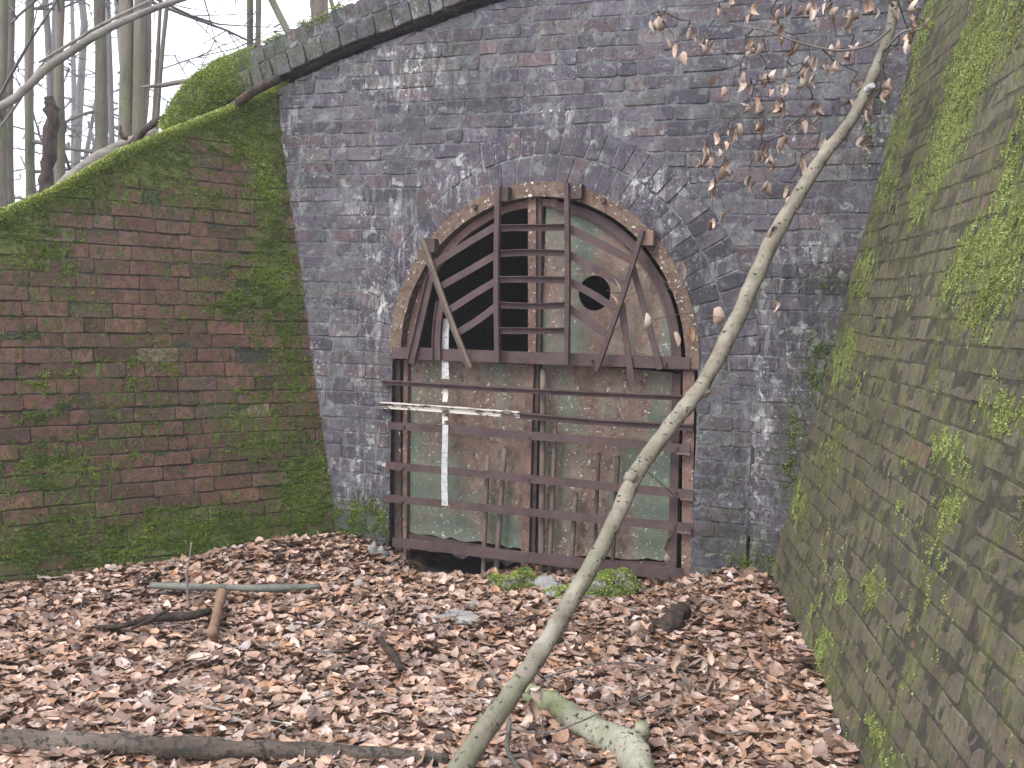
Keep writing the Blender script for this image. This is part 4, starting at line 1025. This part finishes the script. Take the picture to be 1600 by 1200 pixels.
# upright leafy shoots in front of the stump
shoot = [(1000, 985, [(1000, 986), (1010, 1008), (1008, 1025)]), (1065, 1075, [(1065, 1025), (1070, 1065), (1065, 1045)]), (1105, 1060, [(1104, 1040), (1118, 1030), (1125, 1062)]), (1000, 1085, [(997, 1078), (985, 1108)]), (850, 1120, [(846, 1074), (833, 1108)])]
for si, (bu, bv, lv) in enumerate(shoot):
    bp = on_ground(bu, bv+22, .1); dd = (bp-CAM).length
    e = empty('leafy_shoot', ['low shoot of upright dry leaves nearest the dark stump', 'low dry leafy shoot left of the rightmost one', 'rightmost low shoot of upright dry leaves', 'small leafy shoot just above the forked log', 'orange-brown leaves sprouting beside the leaning trunk base'][si], 'shoot', Matrix.Translation(bp))
    mb = MB(); P_ = []
    for (u, v) in lv:
        tip = at(u, v, dd); mb.tube(to(bp, [bp, bp.lerp(tip, .5)+Vector((random.gauss(0, .01), 0, 0)), tip]), [.0022, .0018, .001], 4)
        P_ += [tip+Vector((random.gauss(0, .008), random.gauss(0, .01), -.03)), tip+Vector((random.gauss(0, .012), 0, -.055))]
    mb.build('stem', M['twig'], e); hang_leaves('leaves', P_, [random.uniform(.05, .075) for _ in P_], bp, M['dryleaf'], e, stand=-1)

# ------------------------------------------------------------ upper left: things on and behind the wing wall
def at_hill(u, v, d): return at(u, v, d)
polestick('fallen_branch', [at(300, 205, 6.55), at(340, 183, 6.5), (at(385, 150, 6.42)), at(410, 135, 6.38), at(434, 124, 6.3)], [.014, .022, .026, .028, .026], M['deadwood'], 'brown broken branch resting on the top of the left wing wall against the coping', 'branch', jit=.15)
polestick('fallen_log', [at(60, 330, 7.6), at(110, 283, 7.5), at(150, 252, 7.4), at(200, 226, 7.3), at(245, 208, 7.2)], [.05, .052, .05, .045, .03], M['stick'], 'pale round log lying along the bank behind the left wing wall', 'log', jit=.1, n=12)
polestick('dead_root', [at(195, 235, 7.0), at(215, 215, 7.0), at(232, 198, 7.0), at(250, 188, 7.05), at(290, 183, 7.1), at(312, 178, 7.1)], [.018, .026, .02, .03, .035, .02], M['deadwood'], 'gnarled dark root and orange broken wood on the bank top', 'root', jit=.35, extra=[([at(232, 198, 7), at(222, 205, 6.95), at(205, 230, 6.9)], [.02, .02, .012]), ([at(270, 207, 6.9), at(267, 180, 6.95), at(262, 165, 7)], [.008, .007, .003]), ([at(200, 215, 7.2), at(190, 212, 7.2), at(188, 195, 7.2)], [.02, .014, .006])])
polestick('broken_trunk', [at(70, 320, 9), at(72, 285, 9), at(76, 240, 9), at(82, 200, 9), at(80, 170, 9), at(76, 150, 9)], [.05, .048, .05, .055, .05, .03], M['deadwood'], 'short dark reddish broken trunk standing behind the left wing wall', 'tree stump', jit=.6, n=14)
polestick('hanging_branch', [at(-150, 235, 6.6), at(0, 167, 6.6), at(40, 138, 6.6), at(75, 105, 6.6), at(110, 82, 6.6), at(150, 55, 6.6), at(200, 30, 6.7), at(270, 3, 6.8), at(380, -30, 7)], [.022, .024, .022, .024, .022, .024, .02, .018, .014], M['stick'], 'long grey dead branch slanting across the upper left corner', 'branch',
          extra=[([at(60, 98, 6.65), at(110, 68, 6.65), at(160, 38, 6.7), at(240, -2, 6.8)], [.006, .010, .010, .008]), ([at(-20, 225, 6.7), at(25, 165, 6.7), at(50, 122, 6.7), at(70, 95, 6.7), at(78, 78, 6.7)], [.007, .008, .007, .007, .004])])
polestick('snag_branch', [at(330, 128, 8.5), at(290, 127, 8.5), at(255, 133, 8.5), at(220, 136, 8.5)], [.02, .02, .018, .008], M['stick'], 'dead limb sticking out to the left of the mossy coping end', 'branch', jit=.2)

def tree(u, D, wpx, lean=0.0, h=14, mat='tree', label='', group=None, nb=14, low=1.5, seed=0, stems=None, cat='tree'):
    rnd = random.Random(seed)
    top_ = at(u, 60, D); x, y = top_.x, top_.y; zb = hill_z(x, y)-.15
    root = Vector((x-lean*.3, y, zb))
    e = empty('tree', label, cat, Matrix.Translation(root), group)
    rb = mm(wpx, D)/2; mt = MB(); mc = MB()
    for (du, ws, ln2) in (stems or [(0, 1, 0)]):
        bx = mm(du, D); pts = []; k = 12
        for i in range(k+1):
            t = i/k; pts.append(Vector((bx+(lean+ln2)*t*h*.1*(1)+.12*nz((t*3, seed, du), 1), .15*nz((seed, t*3, du), 1), t*h)))
        rr = [rb*ws*(1.28-.28*min(1, t*14/k*1.0))*(1-.75*(i_/k)) if i_ else rb*ws*1.5 for i_, t in enumerate(range(k+1))]
        mt.tube(crv(pts, 4), lerp_list(rr, 4), 10, .28, seed=seed)
        for b in range(nb):
            hh = rnd.uniform(low, h*.95); i = min(k-1, int(hh/h*k)); p = pts[i].lerp(pts[i+1], hh/h*k-i)
            a = rnd.uniform(0, 6.283); L_ = rnd.uniform(.9, 3.6)*(1-.4*hh/h); el = rnd.uniform(-.4, .8); r0 = min(rr[i]*.45, .06)*rnd.uniform(.4, 1)
            d = Vector((math.cos(a), math.sin(a), el)).normalized(); bp = [p]; dir_ = d.copy()
            for s_ in range(6):
                dir_ = (dir_+Vector((rnd.gauss(0, .16), rnd.gauss(0, .16), rnd.gauss(.02, .14)))).normalized(); bp.append(bp[-1]+dir_*L_/6)
            mc.tube(bp, [r0*(1-.85*s_/6) for s_ in range(7)], 5, cap=False)
            for tw in range(9):
                q = bp[rnd.randint(1, 6)]; dd_ = (dir_+Vector((rnd.gauss(0, .7), rnd.gauss(0, .7), rnd.gauss(0, .5)))).normalized(); l2 = rnd.uniform(.2, .9); tp = [q]
                for s_ in range(3): dd_ = (dd_+Vector((rnd.gauss(0, .2), rnd.gauss(0, .2), rnd.gauss(0, .2)))).normalized(); tp.append(tp[-1]+dd_*l2/3)
                mc.tube(tp, [.008*D/12, .006*D/12, .004*D/12, .002*D/12], 3, cap=False)
    mt.build('trunk', M[mat], e, smooth=True); mc.build('crown', M[mat if mat != 'tree' else 'treedark'], e)
    return e
TR = [(490, 11, 30, 0, 'mossy trunk seen just above the coping, right of the thin pair', None, 4, 4, 1),
      (394, 12, 11, 0, 'pair of slim grey stems rising behind the coping', [(-8, 1, .0), (9, .9, .0)], 5, 3, 2),
      (340, 10, 12, -5.5, 'crooked beech with limbs leaning left over the bank by the mossy coping end', [(0, 1, 0), (12, .6, 2.0)], 8, 1.5, 3),
      (248, 11, 8, .3, 'cluster of thin upright stems right of the big fluted trunk', [(-7, 1, -.2), (2, .8, .1), (10, .9, .3)], 6, 1.2, 4),
      (215, 10, 26, .1, 'largest fluted green trunk made of three fused stems', [(-10, .8, -.35), (0, .75, 0), (9, .7, .05)], 9, 2, 5),
      (192, 13, 14, -.4, 'slender trunk leaning left beside the largest fluted trunk', None, 10, 2, 6),
      (150, 12, 19, 0, 'straight greenish trunk midway along the bank', None, 14, 1.5, 7),
      (97, 12, 15, 0, 'straight grey trunk behind the short broken trunk', None, 14, 1.2, 8),
      (50, 14, 14, -.1, 'grey trunk left of the short broken trunk', None, 18, 1.0, 9),
      (22, 13, 13, .1, 'trunk nearest the left edge of the picture but one', None, 18, 1.0, 10),
      (-2, 11, 16, 0, 'dark trunk cut by the left edge of the picture', None, 18, 1.0, 11),
      (70, 20, 11, -.1, 'thin far trunk just right of the broken trunk', None, 16, 1, 13),
      (172, 21, 9, 0, 'slender far trunk right of the straight greenish one', None, 12, 1, 15),
      (85, 26, 9, .1, 'faint far trunk deep in the wood', None, 16, 1, 17)]
for u, D, wpx, lean, lab, stems, nb, low_, sd_ in TR:
    tree(u, D, wpx, lean+random.gauss(0, .12), 12 if D < 15 else 15, 'tree' if D < 18 else 'treedark', lab, 'bare trees behind the left wing wall', nb+6, low_, sd_, stems)
# far wood reading as one mass
mb = MB(); rnd = random.Random(5)
for i in range(42):
    u = rnd.uniform(-120, 200); D = rnd.uniform(30, 60); p = at(u, 250, D); zb = hill_z(p.x, p.y)-.3; h = rnd.uniform(2, 6) if rnd.random() < .8 else 14
    mb.tube([(p.x, p.y, zb), (p.x+rnd.gauss(0, .3), p.y, zb+h*.5), (p.x+rnd.gauss(0, .6), p.y, zb+h)], [.12, .1, .04], 5)
    for k_ in range(26):
        hh = rnd.uniform(.1, 1)*h; a = rnd.uniform(0, 6.28); L_ = rnd.uniform(.6, 2.2)*(1.1-hh/h*.7); q = Vector((p.x, p.y, zb+hh))
        mb.tube([q, q+Vector((math.cos(a)*L_, math.sin(a)*L_, rnd.uniform(-.5, .5)))], [.05, .012], 3, cap=False)
tag(mb.build('far_wood', M['treedark']), 'grey-blue tangle of distant woodland beyond the bare trunks', 'woodland', kind='stuff')

# ------------------------------------------------------------ damp air between the trees
mb = MB(); x0, x1, y0, y1, z0, z1 = -110, 110, -110, 120, -2.5, 22
mb.add([(x, y, z) for x in (x0, x1) for y in (y0, y1) for z in (z0, z1)], [(0, 1, 3, 2), (4, 6, 7, 5), (0, 4, 5, 1), (2, 3, 7, 6), (0, 2, 6, 4), (1, 5, 7, 3)])
hm = bpy.data.materials.new('damp_air'); hm.use_nodes = True; ht = hm.node_tree; ht.nodes.remove(ht.nodes['Principled BSDF'])
pv = ht.nodes.new('ShaderNodeVolumePrincipled'); pv.inputs['Density'].default_value = .003; pv.inputs['Color'].default_value = (.9, .92, .97, 1)
ht.links.new(pv.outputs[0], ht.nodes['Material Output'].inputs['Volume'])
tag(mb.build('haze', hm), 'thin pale haze between the trees', 'haze', kind='stuff')
